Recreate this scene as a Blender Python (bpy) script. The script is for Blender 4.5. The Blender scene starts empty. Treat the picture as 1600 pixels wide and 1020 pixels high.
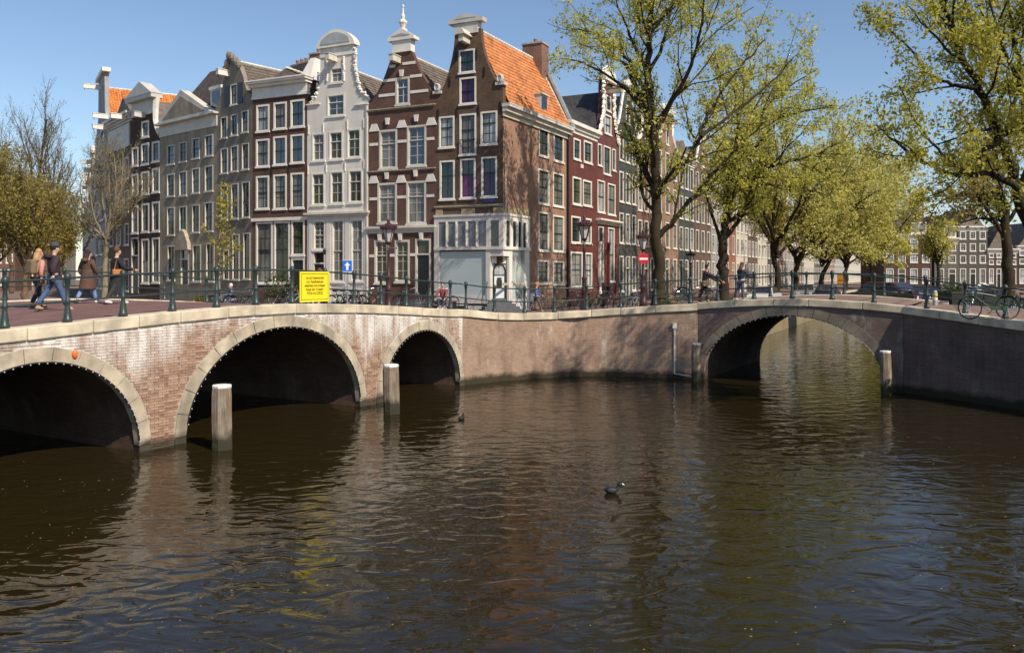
import bpy, bmesh, math, random
import numpy as np
from mathutils import Vector, Matrix
from mathutils.geometry import tessellate_polygon
R = math.radians
scene = bpy.context.scene
col = scene.collection
# ------------------------------------------------------------------ camera, sky, sun, exposure
CAMZ, FPX, HOR, CX = 4.2, 1300.0, 430.0, 800.0
cam_d = bpy.data.cameras.new("camera"); cam = bpy.data.objects.new("camera", cam_d); col.objects.link(cam)
cam.location = (0, 0, CAMZ); cam.rotation_euler = (R(90), 0, 0)
cam_d.sensor_width = 36; cam_d.lens = FPX/1600*36; cam_d.shift_y = -80/1600; cam_d.clip_start = .1; cam_d.clip_end = 6000
scene.camera = cam
SUN_EL, SUN_AZ = R(43), R(-46.5)          # azimuth measured from +X towards +Y
world = bpy.data.worlds.new("World"); scene.world = world; world.use_nodes = True
wn = world.node_tree.nodes; wl = world.node_tree.links
sky = wn.new('ShaderNodeTexSky'); sky.sky_type = 'NISHITA'; sky.sun_disc = False
sky.sun_elevation = SUN_EL; sky.sun_rotation = R(90)-SUN_AZ
sky.air_density = 1.0; sky.dust_density = 0.3; sky.ozone_density = 2.5; sky.altitude = 0
wn['Background'].inputs['Strength'].default_value = 0.125
wl.new(sky.outputs[0], wn['Background'].inputs['Color'])
sun_d = bpy.data.lights.new("sun", 'SUN'); sun_d.energy = 5.0; sun_d.angle = R(.5); sun_d.color = (1, .90, .75)
sun = bpy.data.objects.new("sun", sun_d); col.objects.link(sun)
sdir = Vector((math.cos(SUN_EL)*math.cos(SUN_AZ), math.cos(SUN_EL)*math.sin(SUN_AZ), math.sin(SUN_EL)))
sun.rotation_euler = sdir.to_track_quat('Z', 'Y').to_euler(); sun.location = (40, -30, 60)
vs = scene.view_settings; vs.view_transform = 'Standard'; vs.look = 'None'; vs.exposure = 0.12; vs.gamma = 1
try: vs.use_curve_mapping = False
except Exception: pass
scene.cycles.max_bounces = 8; scene.cycles.diffuse_bounces = 5; scene.cycles.glossy_bounces = 3
scene.cycles.transmission_bounces = 6; scene.cycles.transparent_max_bounces = 6
scene.cycles.caustics_reflective = False; scene.cycles.caustics_refractive = False
# ------------------------------------------------------------------ helpers
def at(x, y, D):                       # photo pixel + depth -> world point
    return Vector(((x-CX)/FPX*D, D, CAMZ-(y-HOR)/FPX*D))
def tag(o, label=None, cat=None, group=None, kind=None):
    if label: o['label'] = label
    if cat: o['category'] = cat
    if group: o['group'] = group
    if kind: o['kind'] = kind
    return o
def empty(name, loc=(0, 0, 0), rz=0, label=None, cat=None, group=None, parent=None):
    o = bpy.data.objects.new(name, None); col.objects.link(o); o.empty_display_size = .2
    o.location = loc; o.rotation_euler = (0, 0, rz)
    if parent: o.parent = parent
    return tag(o, label, cat, group)
def meshobj(name, v, f, mats, parent=None, midx=None, smooth=False, sharp=None):
    me = bpy.data.meshes.new(name)
    me.from_pydata([tuple(p) for p in v], [], f)
    for m in (mats if isinstance(mats, (list, tuple)) else [mats]): me.materials.append(m)
    if midx is not None: me.polygons.foreach_set('material_index', midx)
    if smooth: me.polygons.foreach_set('use_smooth', [True]*len(me.polygons))
    me.update()
    o = bpy.data.objects.new(name, me); col.objects.link(o)
    if parent: o.parent = parent
    return o
class MB:
    def __init__(s): s.v, s.f, s.m, s.cur = [], [], [], 0
    def _add(s, v, f):
        b = len(s.v); s.v += [tuple(p) for p in v]; s.f += [tuple(i+b for i in q) for q in f]; s.m += [s.cur]*len(f); return s
    def mat(s, i): s.cur = i; return s
    def box(s, x0, x1, y0, y1, z0, z1):
        return s._add([(x0,y0,z0),(x1,y0,z0),(x1,y1,z0),(x0,y1,z0),(x0,y0,z1),(x1,y0,z1),(x1,y1,z1),(x0,y1,z1)],
                      [(0,3,2,1),(4,5,6,7),(0,1,5,4),(1,2,6,5),(2,3,7,6),(3,0,4,7)])
    def hexa(s, p): return s._add(p, [(0,3,2,1),(4,5,6,7),(0,1,5,4),(1,2,6,5),(2,3,7,6),(3,0,4,7)])
    def quad(s, a, b, c, d): return s._add([a,b,c,d], [(0,1,2,3)])
    def prism(s, poly, y0, y1, holes=(), hd=None, back=True):   # polygon in x,z pushed from y0 (front) to y1; holes cut hd deep
        loops = [list(poly)]+[list(h) for h in holes]
        vl = [[Vector((p[0], p[1], 0)) for p in l] for l in loops]
        flat = [p for l in loops for p in l]
        tris = tessellate_polygon(vl)
        def orient(t):
            a,b,c = (flat[i] for i in t)
            return t if (b[0]-a[0])*(c[1]-a[1])-(b[1]-a[1])*(c[0]-a[0]) > 0 else (t[0],t[2],t[1])
        tris = [orient(t) for t in tris]
        s._add([(p[0], y0, p[1]) for p in flat], tris)
        if back: s._add([(p[0], y1, p[1]) for p in flat], [(t[0],t[2],t[1]) for t in tris])
        for k, l in enumerate(loops):
            ye = y1 if (k == 0 or hd is None or back) else y0+hd
            n = len(l); A = sum(l[i][0]*l[(i+1)%n][1]-l[(i+1)%n][0]*l[i][1] for i in range(n))
            l2 = l if (A > 0) == (k == 0) else l[::-1]
            vv = [(p[0], y0, p[1]) for p in l2]+[(p[0], ye, p[1]) for p in l2]
            s._add(vv, [(i, i+n, (i+1)%n+n, (i+1)%n) for i in range(n)])
        return s
    def tube(s, pts, rad, n=6, cap=True):
        pts = [Vector(p) for p in pts]; N = len(pts)
        if not hasattr(rad, '__len__'): rad = [rad]*N
        v = []; up = None
        for i, p in enumerate(pts):
            t = (pts[min(i+1, N-1)]-pts[max(i-1, 0)])
            t = t.normalized() if t.length > 1e-9 else Vector((0,0,1))
            if up is None:
                up = Vector((0,0,1)) if abs(t.z) < .9 else Vector((1,0,0))
            a = t.cross(up); a = a.normalized() if a.length > 1e-6 else t.orthogonal().normalized()
            b = a.cross(t).normalized(); up = b
            for k in range(n):
                w = 2*math.pi*k/n; v.append(p+(a*math.cos(w)+b*math.sin(w))*rad[i])
        f = [(i*n+k, i*n+(k+1)%n, (i+1)*n+(k+1)%n, (i+1)*n+k) for i in range(N-1) for k in range(n)]
        if cap: f += [tuple(range(n-1, -1, -1)), tuple((N-1)*n+k for k in range(n))]
        return s._add(v, f)
    def lathe(s, prof, c=(0,0,0), n=10, sx=1, sy=1, rot=0):
        v = [(c[0]+r*sx*math.cos(2*math.pi*k/n+rot), c[1]+r*sy*math.sin(2*math.pi*k/n+rot), c[2]+z) for r, z in prof for k in range(n)]
        N = len(prof)
        f = [(i*n+k, i*n+(k+1)%n, (i+1)*n+(k+1)%n, (i+1)*n+k) for i in range(N-1) for k in range(n)]
        f += [tuple(range(n-1, -1, -1)), tuple((N-1)*n+k for k in range(n))]
        return s._add(v, f)
    def ball(s, c, rx, ry=None, rz=None, n=8, m=5):
        ry = ry or rx; rz = rz or rx
        return s.lathe([(max(math.sin(math.pi*i/m), .01), -math.cos(math.pi*i/m)*rz) for i in range(m+1)], c, n, rx, ry)
    def build(s, name, mats, parent=None, smooth=False):
        return meshobj(name, s.v, s.f, mats, parent, s.m if isinstance(mats, (list, tuple)) else None, smooth)
def copy_tree(o, parent=None):
    c = o.copy(); col.objects.link(c)
    if parent is not None: c.parent = parent
    for ch in list(o.children): copy_tree(ch, c)
    return c
# ------------------------------------------------------------------ materials
MATS = {}
def nmat(name):
    m = bpy.data.materials.new(name); m.use_nodes = True; nt = m.node_tree
    return m, nt, nt.nodes, nt.links, nt.nodes['Principled BSDF']
def nd(nodes, t, **kw):
    n = nodes.new(t)
    for k, v in kw.items(): setattr(n, k, v)
    return n
def ramp(nodes, pts):
    r = nodes.new('ShaderNodeValToRGB'); e = r.color_ramp.elements
    e[0].position, e[0].color = pts[0][0], (*pts[0][1], 1); e[1].position, e[1].color = pts[-1][0], (*pts[-1][1], 1)
    for p, c in pts[1:-1]:
        x = e.new(p); x.color = (*c, 1)
    return r
def mixc(nodes, links, fac, a, b, mode='MIX'):
    n = nodes.new('ShaderNodeMix'); n.data_type = 'RGBA'; n.blend_type = mode
    for sock, val in ((n.inputs[0], fac), (n.inputs[6], a), (n.inputs[7], b)):
        if hasattr(val, 'links'): links.new(val, sock)
        elif isinstance(val, (int, float)): sock.default_value = val
        else: sock.default_value = (*val, 1)
    return n.outputs[2]
def tide_mix(N, L, out, hi=.30, colr=(.022, .021, .010)):      # algae band just above the water
    geo = nd(N, 'ShaderNodeNewGeometry'); sp = nd(N, 'ShaderNodeSeparateXYZ'); L.new(geo.outputs['Position'], sp.inputs[0])
    no = nd(N, 'ShaderNodeTexNoise'); no.inputs['Scale'].default_value = 2.5; no.inputs['Detail'].default_value = 6; L.new(geo.outputs['Position'], no.inputs['Vector'])
    m1 = nd(N, 'ShaderNodeMath', operation='MULTIPLY_ADD'); L.new(no.outputs['Fac'], m1.inputs[0]); m1.inputs[1].default_value = -.35; L.new(sp.outputs[2], m1.inputs[2])
    mr = nd(N, 'ShaderNodeMapRange'); L.new(m1.outputs[0], mr.inputs[0]); mr.inputs[1].default_value = hi-.30; mr.inputs[2].default_value = hi-.12; mr.inputs[3].default_value = .92; mr.inputs[4].default_value = 0
    return mixc(N, L, mr.outputs[0], out, colr)
def plain(name, c, rough=.6, var=.12, scale=3.0, bump=0.0, bscale=20, metal=0, spec=.5, dirt=None, tide=False):
    if name in MATS: return MATS[name]
    m, nt, N, L, B = nmat(name)
    tc = nd(N, 'ShaderNodeTexCoord'); no = nd(N, 'ShaderNodeTexNoise'); no.inputs['Scale'].default_value = scale; no.inputs['Detail'].default_value = 6
    L.new(tc.outputs['Object'], no.inputs['Vector'])
    lo = tuple(max(0, x*(1-var)) for x in c); hi = tuple(min(1, x*(1+var)) for x in c)
    r = ramp(N, [(.3, lo), (.7, hi)]); L.new(no.outputs['Fac'], r.inputs['Fac']); out = r.outputs['Color']
    if dirt:
        n2 = nd(N, 'ShaderNodeTexNoise'); n2.inputs['Scale'].default_value = 1.3; n2.inputs['Detail'].default_value = 8
        mp = nd(N, 'ShaderNodeMapping'); mp.inputs['Scale'].default_value = (1, 1, .35)
        L.new(tc.outputs['Object'], mp.inputs['Vector']); L.new(mp.outputs[0], n2.inputs['Vector'])
        rr = ramp(N, [(.45, (0,0,0)), (.7, (1,1,1))]); L.new(n2.outputs['Fac'], rr.inputs['Fac'])
        mm = nd(N, 'ShaderNodeMath', operation='MULTIPLY'); mm.inputs[1].default_value = dirt; L.new(rr.outputs['Color'], mm.inputs[0])
        out = mixc(N, L, mm.outputs[0], out, tuple(x*.35+.01 for x in c))
    if tide: out = tide_mix(N, L, out)
    L.new(out, B.inputs['Base Color']); B.inputs['Roughness'].default_value = rough; B.inputs['Metallic'].default_value = metal
    B.inputs['Specular IOR Level'].default_value = spec
    if bump:
        nb = nd(N, 'ShaderNodeTexNoise'); nb.inputs['Scale'].default_value = bscale; nb.inputs['Detail'].default_value = 5
        L.new(tc.outputs['Object'], nb.inputs['Vector'])
        bp = nd(N, 'ShaderNodeBump'); bp.inputs['Strength'].default_value = .6; bp.inputs['Distance'].default_value = bump
        L.new(nb.outputs['Fac'], bp.inputs['Height']); L.new(bp.outputs[0], B.inputs['Normal'])
    MATS[name] = m; return m
def brick(name, c1, c2, mortar, bw=.21, bh=.065, var=.35, stain=0.0, stainc=(.75,.72,.68), dark=0.25, rough=.85, tide=False):
    if name in MATS: return MATS[name]
    m, nt, N, L, B = nmat(name)
    tc = nd(N, 'ShaderNodeTexCoord'); sp = nd(N, 'ShaderNodeSeparateXYZ'); L.new(tc.outputs['Object'], sp.inputs[0])
    ad = nd(N, 'ShaderNodeMath', operation='ADD'); L.new(sp.outputs[0], ad.inputs[0]); L.new(sp.outputs[1], ad.inputs[1])
    cb = nd(N, 'ShaderNodeCombineXYZ'); L.new(ad.outputs[0], cb.inputs[0]); L.new(sp.outputs[2], cb.inputs[1])
    br = nd(N, 'ShaderNodeTexBrick'); L.new(cb.outputs[0], br.inputs['Vector'])
    br.inputs['Scale'].default_value = 1; br.inputs['Brick Width'].default_value = bw; br.inputs['Row Height'].default_value = bh
    br.inputs['Mortar Size'].default_value = .007; br.inputs['Mortar Smooth'].default_value = .2; br.inputs['Bias'].default_value = -.1
    br.inputs['Color1'].default_value = (*c1, 1); br.inputs['Color2'].default_value = (*c2, 1); br.inputs['Mortar'].default_value = (*mortar, 1)
    no = nd(N, 'ShaderNodeTexNoise'); no.inputs['Scale'].default_value = .9; no.inputs['Detail'].default_value = 9; no.inputs['Roughness'].default_value = .65
    L.new(tc.outputs['Object'], no.inputs['Vector'])
    r = ramp(N, [(.3, (1-var,)*3), (.7, (1+var*.45,)*3)]); L.new(no.outputs['Fac'], r.inputs['Fac'])
    out = mixc(N, L, 1.0, br.outputs['Color'], r.outputs['Color'], 'MULTIPLY')
    n3 = nd(N, 'ShaderNodeTexNoise'); n3.inputs['Scale'].default_value = 1.6; n3.inputs['Detail'].default_value = 10; n3.inputs['Roughness'].default_value = .7
    mp = nd(N, 'ShaderNodeMapping'); mp.inputs['Scale'].default_value = (1.2, 1.2, .3); mp.inputs['Location'].default_value = (3.1, 7.7, 1.9)
    L.new(tc.outputs['Object'], mp.inputs['Vector']); L.new(mp.outputs[0], n3.inputs['Vector'])
    r3 = ramp(N, [(.52, (0,0,0)), (.72, (1,1,1))]); L.new(n3.outputs['Fac'], r3.inputs['Fac'])
    mm = nd(N, 'ShaderNodeMath', operation='MULTIPLY'); mm.inputs[1].default_value = dark; L.new(r3.outputs['Color'], mm.inputs[0])
    out = mixc(N, L, mm.outputs[0], out, tuple(x*.3 for x in c1))
    if stain:
        n2 = nd(N, 'ShaderNodeTexNoise'); n2.inputs['Scale'].default_value = 1.1; n2.inputs['Detail'].default_value = 12; n2.inputs['Roughness'].default_value = .72
        mp2 = nd(N, 'ShaderNodeMapping'); mp2.inputs['Scale'].default_value = (1.0, 1.0, .45)
        L.new(tc.outputs['Object'], mp2.inputs['Vector']); L.new(mp2.outputs[0], n2.inputs['Vector'])
        r2 = ramp(N, [(.56, (0,0,0)), (.70, (1,1,1))]); L.new(n2.outputs['Fac'], r2.inputs['Fac'])
        m2 = nd(N, 'ShaderNodeMath', operation='MULTIPLY'); m2.inputs[1].default_value = stain; L.new(r2.outputs['Color'], m2.inputs[0])
        out = mixc(N, L, m2.outputs[0], out, stainc)
    if tide: out = tide_mix(N, L, out)
    L.new(out, B.inputs['Base Color']); B.inputs['Roughness'].default_value = rough; B.inputs['Specular IOR Level'].default_value = .25
    bp = nd(N, 'ShaderNodeBump'); bp.inputs['Strength'].default_value = .5; bp.inputs['Distance'].default_value = .01; bp.invert = True
    L.new(br.outputs['Fac'], bp.inputs['Height']); L.new(bp.outputs[0], B.inputs['Normal'])
    MATS[name] = m; return m
def tiles(name, c1, c2, moss=0.0):
    if name in MATS: return MATS[name]
    m, nt, N, L, B = nmat(name)
    tc = nd(N, 'ShaderNodeTexCoord'); no = nd(N, 'ShaderNodeTexNoise'); no.inputs['Scale'].default_value = 2.2; no.inputs['Detail'].default_value = 8
    L.new(tc.outputs['Object'], no.inputs['Vector']); r = ramp(N, [(.3, c1), (.7, c2)]); L.new(no.outputs['Fac'], r.inputs['Fac'])
    vo = nd(N, 'ShaderNodeTexVoronoi'); vo.inputs['Scale'].default_value = 4.5; L.new(tc.outputs['Object'], vo.inputs['Vector'])
    sh = nd(N, 'ShaderNodeSeparateColor'); L.new(vo.outputs['Color'], sh.inputs[0])
    r2 = ramp(N, [(0, (.72,)*3), (1, (1.15,)*3)]); L.new(sh.outputs[0], r2.inputs['Fac'])
    out = mixc(N, L, 1.0, r.outputs['Color'], r2.outputs['Color'], 'MULTIPLY')
    if moss:
        n2 = nd(N, 'ShaderNodeTexNoise'); n2.inputs['Scale'].default_value = .7; n2.inputs['Detail'].default_value = 12; n2.inputs['Roughness'].default_value = .75
        L.new(tc.outputs['Object'], n2.inputs['Vector']); r3 = ramp(N, [(.50, (0,0,0)), (.64, (1,1,1))]); L.new(n2.outputs['Fac'], r3.inputs['Fac'])
        mm = nd(N, 'ShaderNodeMath', operation='MULTIPLY'); mm.inputs[1].default_value = moss; L.new(r3.outputs['Color'], mm.inputs[0])
        out = mixc(N, L, mm.outputs[0], out, (.10, .035, .018))
    L.new(out, B.inputs['Base Color']); B.inputs['Roughness'].default_value = .7; B.inputs['Specular IOR Level'].default_value = .3
    MATS[name] = m; return m
def glass(name, c, ior=1.75, rough=.03, curtain=None):
    if name in MATS: return MATS[name]
    m, nt, N, L, B = nmat(name)
    tc = nd(N, 'ShaderNodeTexCoord'); no = nd(N, 'ShaderNodeTexNoise'); no.inputs['Scale'].default_value = 1.4; no.inputs['Detail'].default_value = 5
    mp = nd(N, 'ShaderNodeMapping'); mp.inputs['Scale'].default_value = (1.5, 1.5, .25); L.new(tc.outputs['Object'], mp.inputs['Vector']); L.new(mp.outputs[0], no.inputs['Vector'])
    r = ramp(N, [(.35, tuple(x*.45 for x in c)), (.7, tuple(min(1, x*1.5) for x in c))]); L.new(no.outputs['Fac'], r.inputs['Fac'])
    L.new(r.outputs['Color'], B.inputs['Base Color']); B.inputs['Roughness'].default_value = rough; B.inputs['IOR'].default_value = ior
    n2 = nd(N, 'ShaderNodeTexNoise'); n2.inputs['Scale'].default_value = 1.1; L.new(tc.outputs['Object'], n2.inputs['Vector'])
    bp = nd(N, 'ShaderNodeBump'); bp.inputs['Strength'].default_value = .35; bp.inputs['Distance'].default_value = .02
    L.new(n2.outputs['Fac'], bp.inputs['Height']); L.new(bp.outputs[0], B.inputs['Normal'])
    MATS[name] = m; return m
WHITE = plain('white_paint', (.74, .69, .61), .45, .08, 1.5, dirt=.22)
CREAM = plain('cream_paint', (.60, .56, .48), .5, .1, 1.5, dirt=.25)
GREYW = plain('grey_white_paint', (.55, .515, .465), .5, .08, 1.5, dirt=.2)
STONE = plain('sandstone', (.40, .34, .26), .85, .22, 5, .006, 30, dirt=.45)
COPING = plain('coping_stone', (.60, .50, .365), .85, .28, 2.5, .010, 16, dirt=.7)
VOUS = plain('arch_stone', (.47, .39, .285), .85, .3, 2.2, .012, 14, dirt=.75, tide=True)
DKGREEN = plain('dark_green_paint', (.010, .028, .024), .35, .2, 5)
RAILG = plain('railing_green_paint', (.028, .045, .041), .4, .25, 9, dirt=.3)
BLACK = plain('black_paint', (.012, .012, .012), .4, .2, 5)
LEAD = plain('lead_sheet', (.22, .23, .25), .55, .2, 3)
DARKIRON = plain('dark_iron', (.03, .03, .032), .5, .2, 6, metal=.6)
LAMPRED = plain('lamp_maroon_paint', (.050, .017, .016), .4, .2, 5)
G_DARK = glass('dark_glass', (.022, .024, .026))
G_BLUE = glass('blue_glass', (.02, .03, .045), 2.0)
G_CURT = glass('curtained_glass', (.17, .165, .155), 1.5)
G_PALE = glass('pale_glass', (.36, .37, .37), 1.5)
G_LEAD = glass('leaded_glass', (.22, .22, .25), 1.5)
G_GREEN = glass('greenish_glass', (.055, .058, .035), 1.5)
G_PURP = glass('purple_curtain_glass', (.055, .018, .075), 1.5)
G_MAG = glass('magenta_curtain_glass', (.11, .018, .09), 1.5)
# ------------------------------------------------------------------ plan of the place
U = Vector((.4587, .8886, 0)); V = Vector((.8886, -.4587, 0))
LB_O = Vector((-8.86, 19.8, 0)); LB_A = math.atan2(.863, .505); LB_U = Vector((math.cos(LB_A), math.sin(LB_A), 0)); LB_N = Vector((-LB_U.y, LB_U.x, 0))
LB_W = 11.2
class Frame:                            # a vertical plane: local x along it, local y away from the viewer, z up
    def __init__(s, O, ang): s.O = Vector(O); s.ang = ang; s.d = Vector((math.cos(ang), math.sin(ang), 0))
    def u(s, x):                        # photo column -> distance along the plane
        k = (x-CX)/FPX; return (k*s.O.y-s.O.x)/(s.d.x-k*s.d.y)
    def D(s, x): return s.O.y+s.u(x)*s.d.y
    def z(s, x, y): return CAMZ-(y-HOR)/FPX*s.D(x)-s.O.z
    def p(s, x, y): return (s.u(x), s.z(x, y))
    def rect(s, x0, y0, x1, y1):
        xm = (x0+x1)/2; return (s.u(x0), s.u(x1), s.z(xm, y1), s.z(xm, y0))
    def world(s, lx, ly, lz): return s.O+s.d*lx+Vector((-s.d.y, s.d.x, 0))*ly+Vector((0, 0, lz))
LB = Frame(LB_O, LB_A)
def lbx(x): return LB.u(x)
# top edge of the water-side walls: photo column, photo row of the coping top
TOPS = [(16,515),(115,503),(203,494),(280,486),(348,480),(410,475.5),(470,474),(520,474),(562,475.5),(605,477.5),(641,479.5),(678,482),(711,484.5)]
lb_prof = [(LB.u(x), LB.z(x, y)) for x, y in TOPS]
lb_prof = [(-22, 2.2), (-14, 2.45), (-9.0, 2.78), (-6.2, 2.95)] + lb_prof + [(13.8, 2.88)]
lb_prof = sorted(lb_prof)
def lbz(x):
    xs = [p[0] for p in lb_prof]; zs = [p[1] for p in lb_prof]; return float(np.interp(x, xs, zs))
# smoothed
def lbz_s(x): return sum(lbz(x+d) for d in (-1.5, -.9, -.3, .3, .9, 1.5))/6
LB_END = LB.world(13.8, 0, 0)
RB_L = Vector((7.5, 33.6, 0)); RB_R = Vector((14.0, 29.75, 0))
MIDPATH = [(LB_END.x, LB_END.y, lbz_s(13.8)), (-.75, 32.75, 2.73), (.55, 33.55, 2.66), (1.7, 34.2, 2.66), (2.75, 34.65, 2.70), (4.2, 34.45, 2.82), (5.8, 34.1, 2.95), (7.5, 33.6, 3.06)]
RB = Frame(RB_L, math.atan2(RB_R.y-RB_L.y, RB_R.x-RB_L.x)); RB_LEN = (RB_R-RB_L).length
rb_prof = [(0, 3.06)]+[(RB.u(x), RB.z(x, y)) for x, y in ((1150,468),(1230,466),(1320,469),(1370,473.5))]+[(RB_LEN+.01, 3.07)]
def rbz(x): return float(np.interp(x, [p[0] for p in rb_prof], [p[1] for p in rb_prof]))
def rbz_s(x): return sum(rbz(min(max(x+d, 0), RB_LEN)) for d in (-.8, -.4, 0, .4, .8))/5
RQPATH = [(14.0, 29.75, rbz_s(RB_LEN)), (14.7, 28.6, 2.98), (15.3, 27.3, 2.86), (15.9, 25.9, 2.75), (17.2, 22.5, 2.55), (18.6, 18.5, 2.35), (21, 12, 2.1), (26, 0, 2.0)]
# ------------------------------------------------------------------ water
def water_material():
    m, nt, N, L, B = nmat('canal_water')
    tc = nd(N, 'ShaderNodeTexCoord')
    B.inputs['Base Color'].default_value = (.0195, .0140, .0048, 1); B.inputs['Roughness'].default_value = .006; B.inputs['IOR'].default_value = 1.333; B.inputs['Specular IOR Level'].default_value = .50
    def noise(scale, det, dist, mapping, rough=.5):
        mp = nd(N, 'ShaderNodeMapping'); mp.inputs['Scale'].default_value = mapping; L.new(tc.outputs['Object'], mp.inputs['Vector'])
        n = nd(N, 'ShaderNodeTexNoise'); n.inputs['Scale'].default_value = scale; n.inputs['Detail'].default_value = det; n.inputs['Distortion'].default_value = dist
        n.inputs['Roughness'].default_value = rough; L.new(mp.outputs[0], n.inputs['Vector']); return n.outputs['Fac']
    a = noise(1.7, 1.6, .9, (.85, 1.3, 1)); b = noise(5.0, 3, .8, (.7, 1.5, 1), .55); c = noise(.13, 4, .5, (1, 1, 1))
    cr = nd(N, 'ShaderNodeMapRange'); L.new(c, cr.inputs[0]); cr.inputs[1].default_value = .38; cr.inputs[2].default_value = .66; cr.inputs[3].default_value = .12; cr.inputs[4].default_value = 1.25
    m1 = nd(N, 'ShaderNodeMath', operation='MULTIPLY'); L.new(b, m1.inputs[0]); L.new(cr.outputs[0], m1.inputs[1])
    m2 = nd(N, 'ShaderNodeMath', operation='MULTIPLY'); L.new(m1.outputs[0], m2.inputs[0]); m2.inputs[1].default_value = .13
    ad = nd(N, 'ShaderNodeMath', operation='ADD'); L.new(a, ad.inputs[0]); L.new(m2.outputs[0], ad.inputs[1])
    bp = nd(N, 'ShaderNodeBump'); bp.inputs['Strength'].default_value = 1.0; bp.inputs['Distance'].default_value = .036
    L.new(ad.outputs[0], bp.inputs['Height']); L.new(bp.outputs[0], B.inputs['Normal'])
    return m
wat = MB().quad((-1500,-300,0),(1500,-300,0),(1500,1800,0),(-1500,1800,0)).build('water', water_material())
tag(wat, 'dark brown rippled canal water reflecting bridges and sky', kind='structure')
# ------------------------------------------------------------------ land, pavements
PAVE = brick('street_paving', (.20, .13, .10), (.27, .18, .14), (.12, .10, .085), .2, .1, .3, .25, (.36, .32, .27), .3)
DECKM = plain('bridge_road_surface', (.17, .085, .07), .9, .25, 1.2, .004, 60, dirt=.3)
QUAYB = brick('quay_brick', (.32, .195, .135), (.41, .265, .185), (.42, .35, .27), .22, .068, .35, .65, (.66, .61, .54), .55, tide=True)
LANDM = plain('land_soil', (.16, .13, .10), .9, .25, .5)
def land(name, poly, z, label, m):
    mb = MB(); n = len(poly)
    tris = tessellate_polygon([[Vector((p[0], p[1], 0)) for p in poly]])
    T = []
    for t in tris:
        a, b, c = (poly[i] for i in t)
        T.append(t if (b[0]-a[0])*(c[1]-a[1])-(b[1]-a[1])*(c[0]-a[0]) > 0 else (t[0], t[2], t[1]))
    mb._add([(p[0], p[1], z) for p in poly], T)
    mb.mat(1)
    A = sum(poly[i][0]*poly[(i+1)%n][1]-poly[(i+1)%n][0]*poly[i][1] for i in range(n)); pl = poly if A > 0 else poly[::-1]
    mb._add([(p[0], p[1], -1) for p in pl]+[(p[0], p[1], z) for p in pl], [(i, (i+1)%n, (i+1)%n+n, i+n) for i in range(n)])
    return tag(mb.build(name, [m, QUAYB]), label, kind='structure')
E0 = LB.world(13.8, LB_W, 0)
LCW = [RB_L+U*8.6, RB_L+U*8.6-V*2.6]+[RB_L+U*t-V*2.6 for t in (30, 80, 260)]
land('quay_ground', [tuple(E0+LB_U*.4)[:2], tuple(LB_END+LB_U*.4)[:2]]+[(p[0], p[1]+.35) for p in MIDPATH[1:]]+[tuple(p)[:2] for p in LCW]+[(100, 420), (-330, 420), (-300, 190), (-62, 66), (-40, 52.5)], 1.86, 'paved quay block carrying the corner row of houses', PAVE)
RCW0 = Vector((17.6, 30.6, 0))
land('east_quay_ground', [(14.15, 29.9), (14.9, 28.7), (15.5, 27.4), (16.1, 26), (17.4, 22.6), (18.8, 18.6), (21.2, 12), (26.2, 0), (80, 0), (400, 150), (400, 420), tuple(RCW0+U*280)[:2], tuple(RCW0+U*9)[:2], tuple(RB_R+U*9)[:2]], 1.86, 'paved quay block on the far right bank', PAVE)
land('far_ground', [(100, 300), (420, 140), (420, 500), (60, 500)], 1.8, 'distant paved ground closing the side canal', PAVE)
# ramp from the wall tops down to the house fronts
def ruled(name, A, B, m, label, n=8):
    v = []; f = []
    for i in range(len(A)):
        for k in range(n+1):
            t = k/n; a = Vector(A[i]); b = Vector(B[i]); p = a.lerp(b, t); v.append(p)
    for i in range(len(A)-1):
        for k in range(n): f.append((i*(n+1)+k, (i+1)*(n+1)+k, (i+1)*(n+1)+k+1, i*(n+1)+k+1))
    o = meshobj(name, v, f, m); return tag(o, label, kind='structure')
HC = Vector((-.56, 52, 0))
GZ = 1.9
Aline = [tuple(E0+Vector((0, 0, 2.75)))]+[(p[0], p[1]+.02, p[2]-.03) for p in MIDPATH]+[tuple(RB_L+U*6+Vector((0,0,2.9))), tuple(RB_L-V*2.6+U*12+Vector((0,0,2.5))), tuple(RB_L-V*2.6+U*25+Vector((0,0,2.1))), tuple(RB_L-V*2.6+U*60+Vector((0,0,1.92)))]
Bline = [(-24, 58, GZ), (-12, 53, GZ), (-9, 52.5, GZ), (-6, 52.5, GZ), (-4, 52, GZ), (-2, 51.5, GZ), (-1, 51, GZ), (0, 51, GZ), (.5, 51.2, GZ), (2.5, 53, GZ), (6, 60, GZ), (10, 72, GZ), (22, 100, 1.91)]
ruled('quay_pavement', Aline, Bline, PAVE, 'brick paved street sloping from the bridges to the house fronts')
# ------------------------------------------------------------------ left bridge (three arches)
BRICKM = brick('bridge_brick_backing', (.36, .30, .25), (.40, .33, .28), (.42, .36, .31), .22, .068, .3, .5, (.6, .56, .5), .3)
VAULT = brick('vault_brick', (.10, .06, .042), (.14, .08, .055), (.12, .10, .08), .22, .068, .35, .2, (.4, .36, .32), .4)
def arch_pts(xc, hw, z0, zc, n=28, grow=0.0):
    return [(xc+(hw+grow)*math.cos(math.pi*(1-k/n)), z0+(zc-z0+grow)*math.sin(math.pi*(1-k/n))) for k in range(n+1)]
A2L, A2R = lbx(289), lbx(562); A3L, A3R = lbx(597.5), lbx(717.5); A1R = lbx(217); A1L = A1R-(A3R-A3L)*1.06
ARCHES = [((A1L+A1R)/2, (A1R-A1L)/2, .15, 2.36), ((A2L+A2R)/2, (A2R-A2L)/2, .15, 2.74), ((A3L+A3R)/2, (A3R-A3L)/2, .15, 2.27)]
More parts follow.
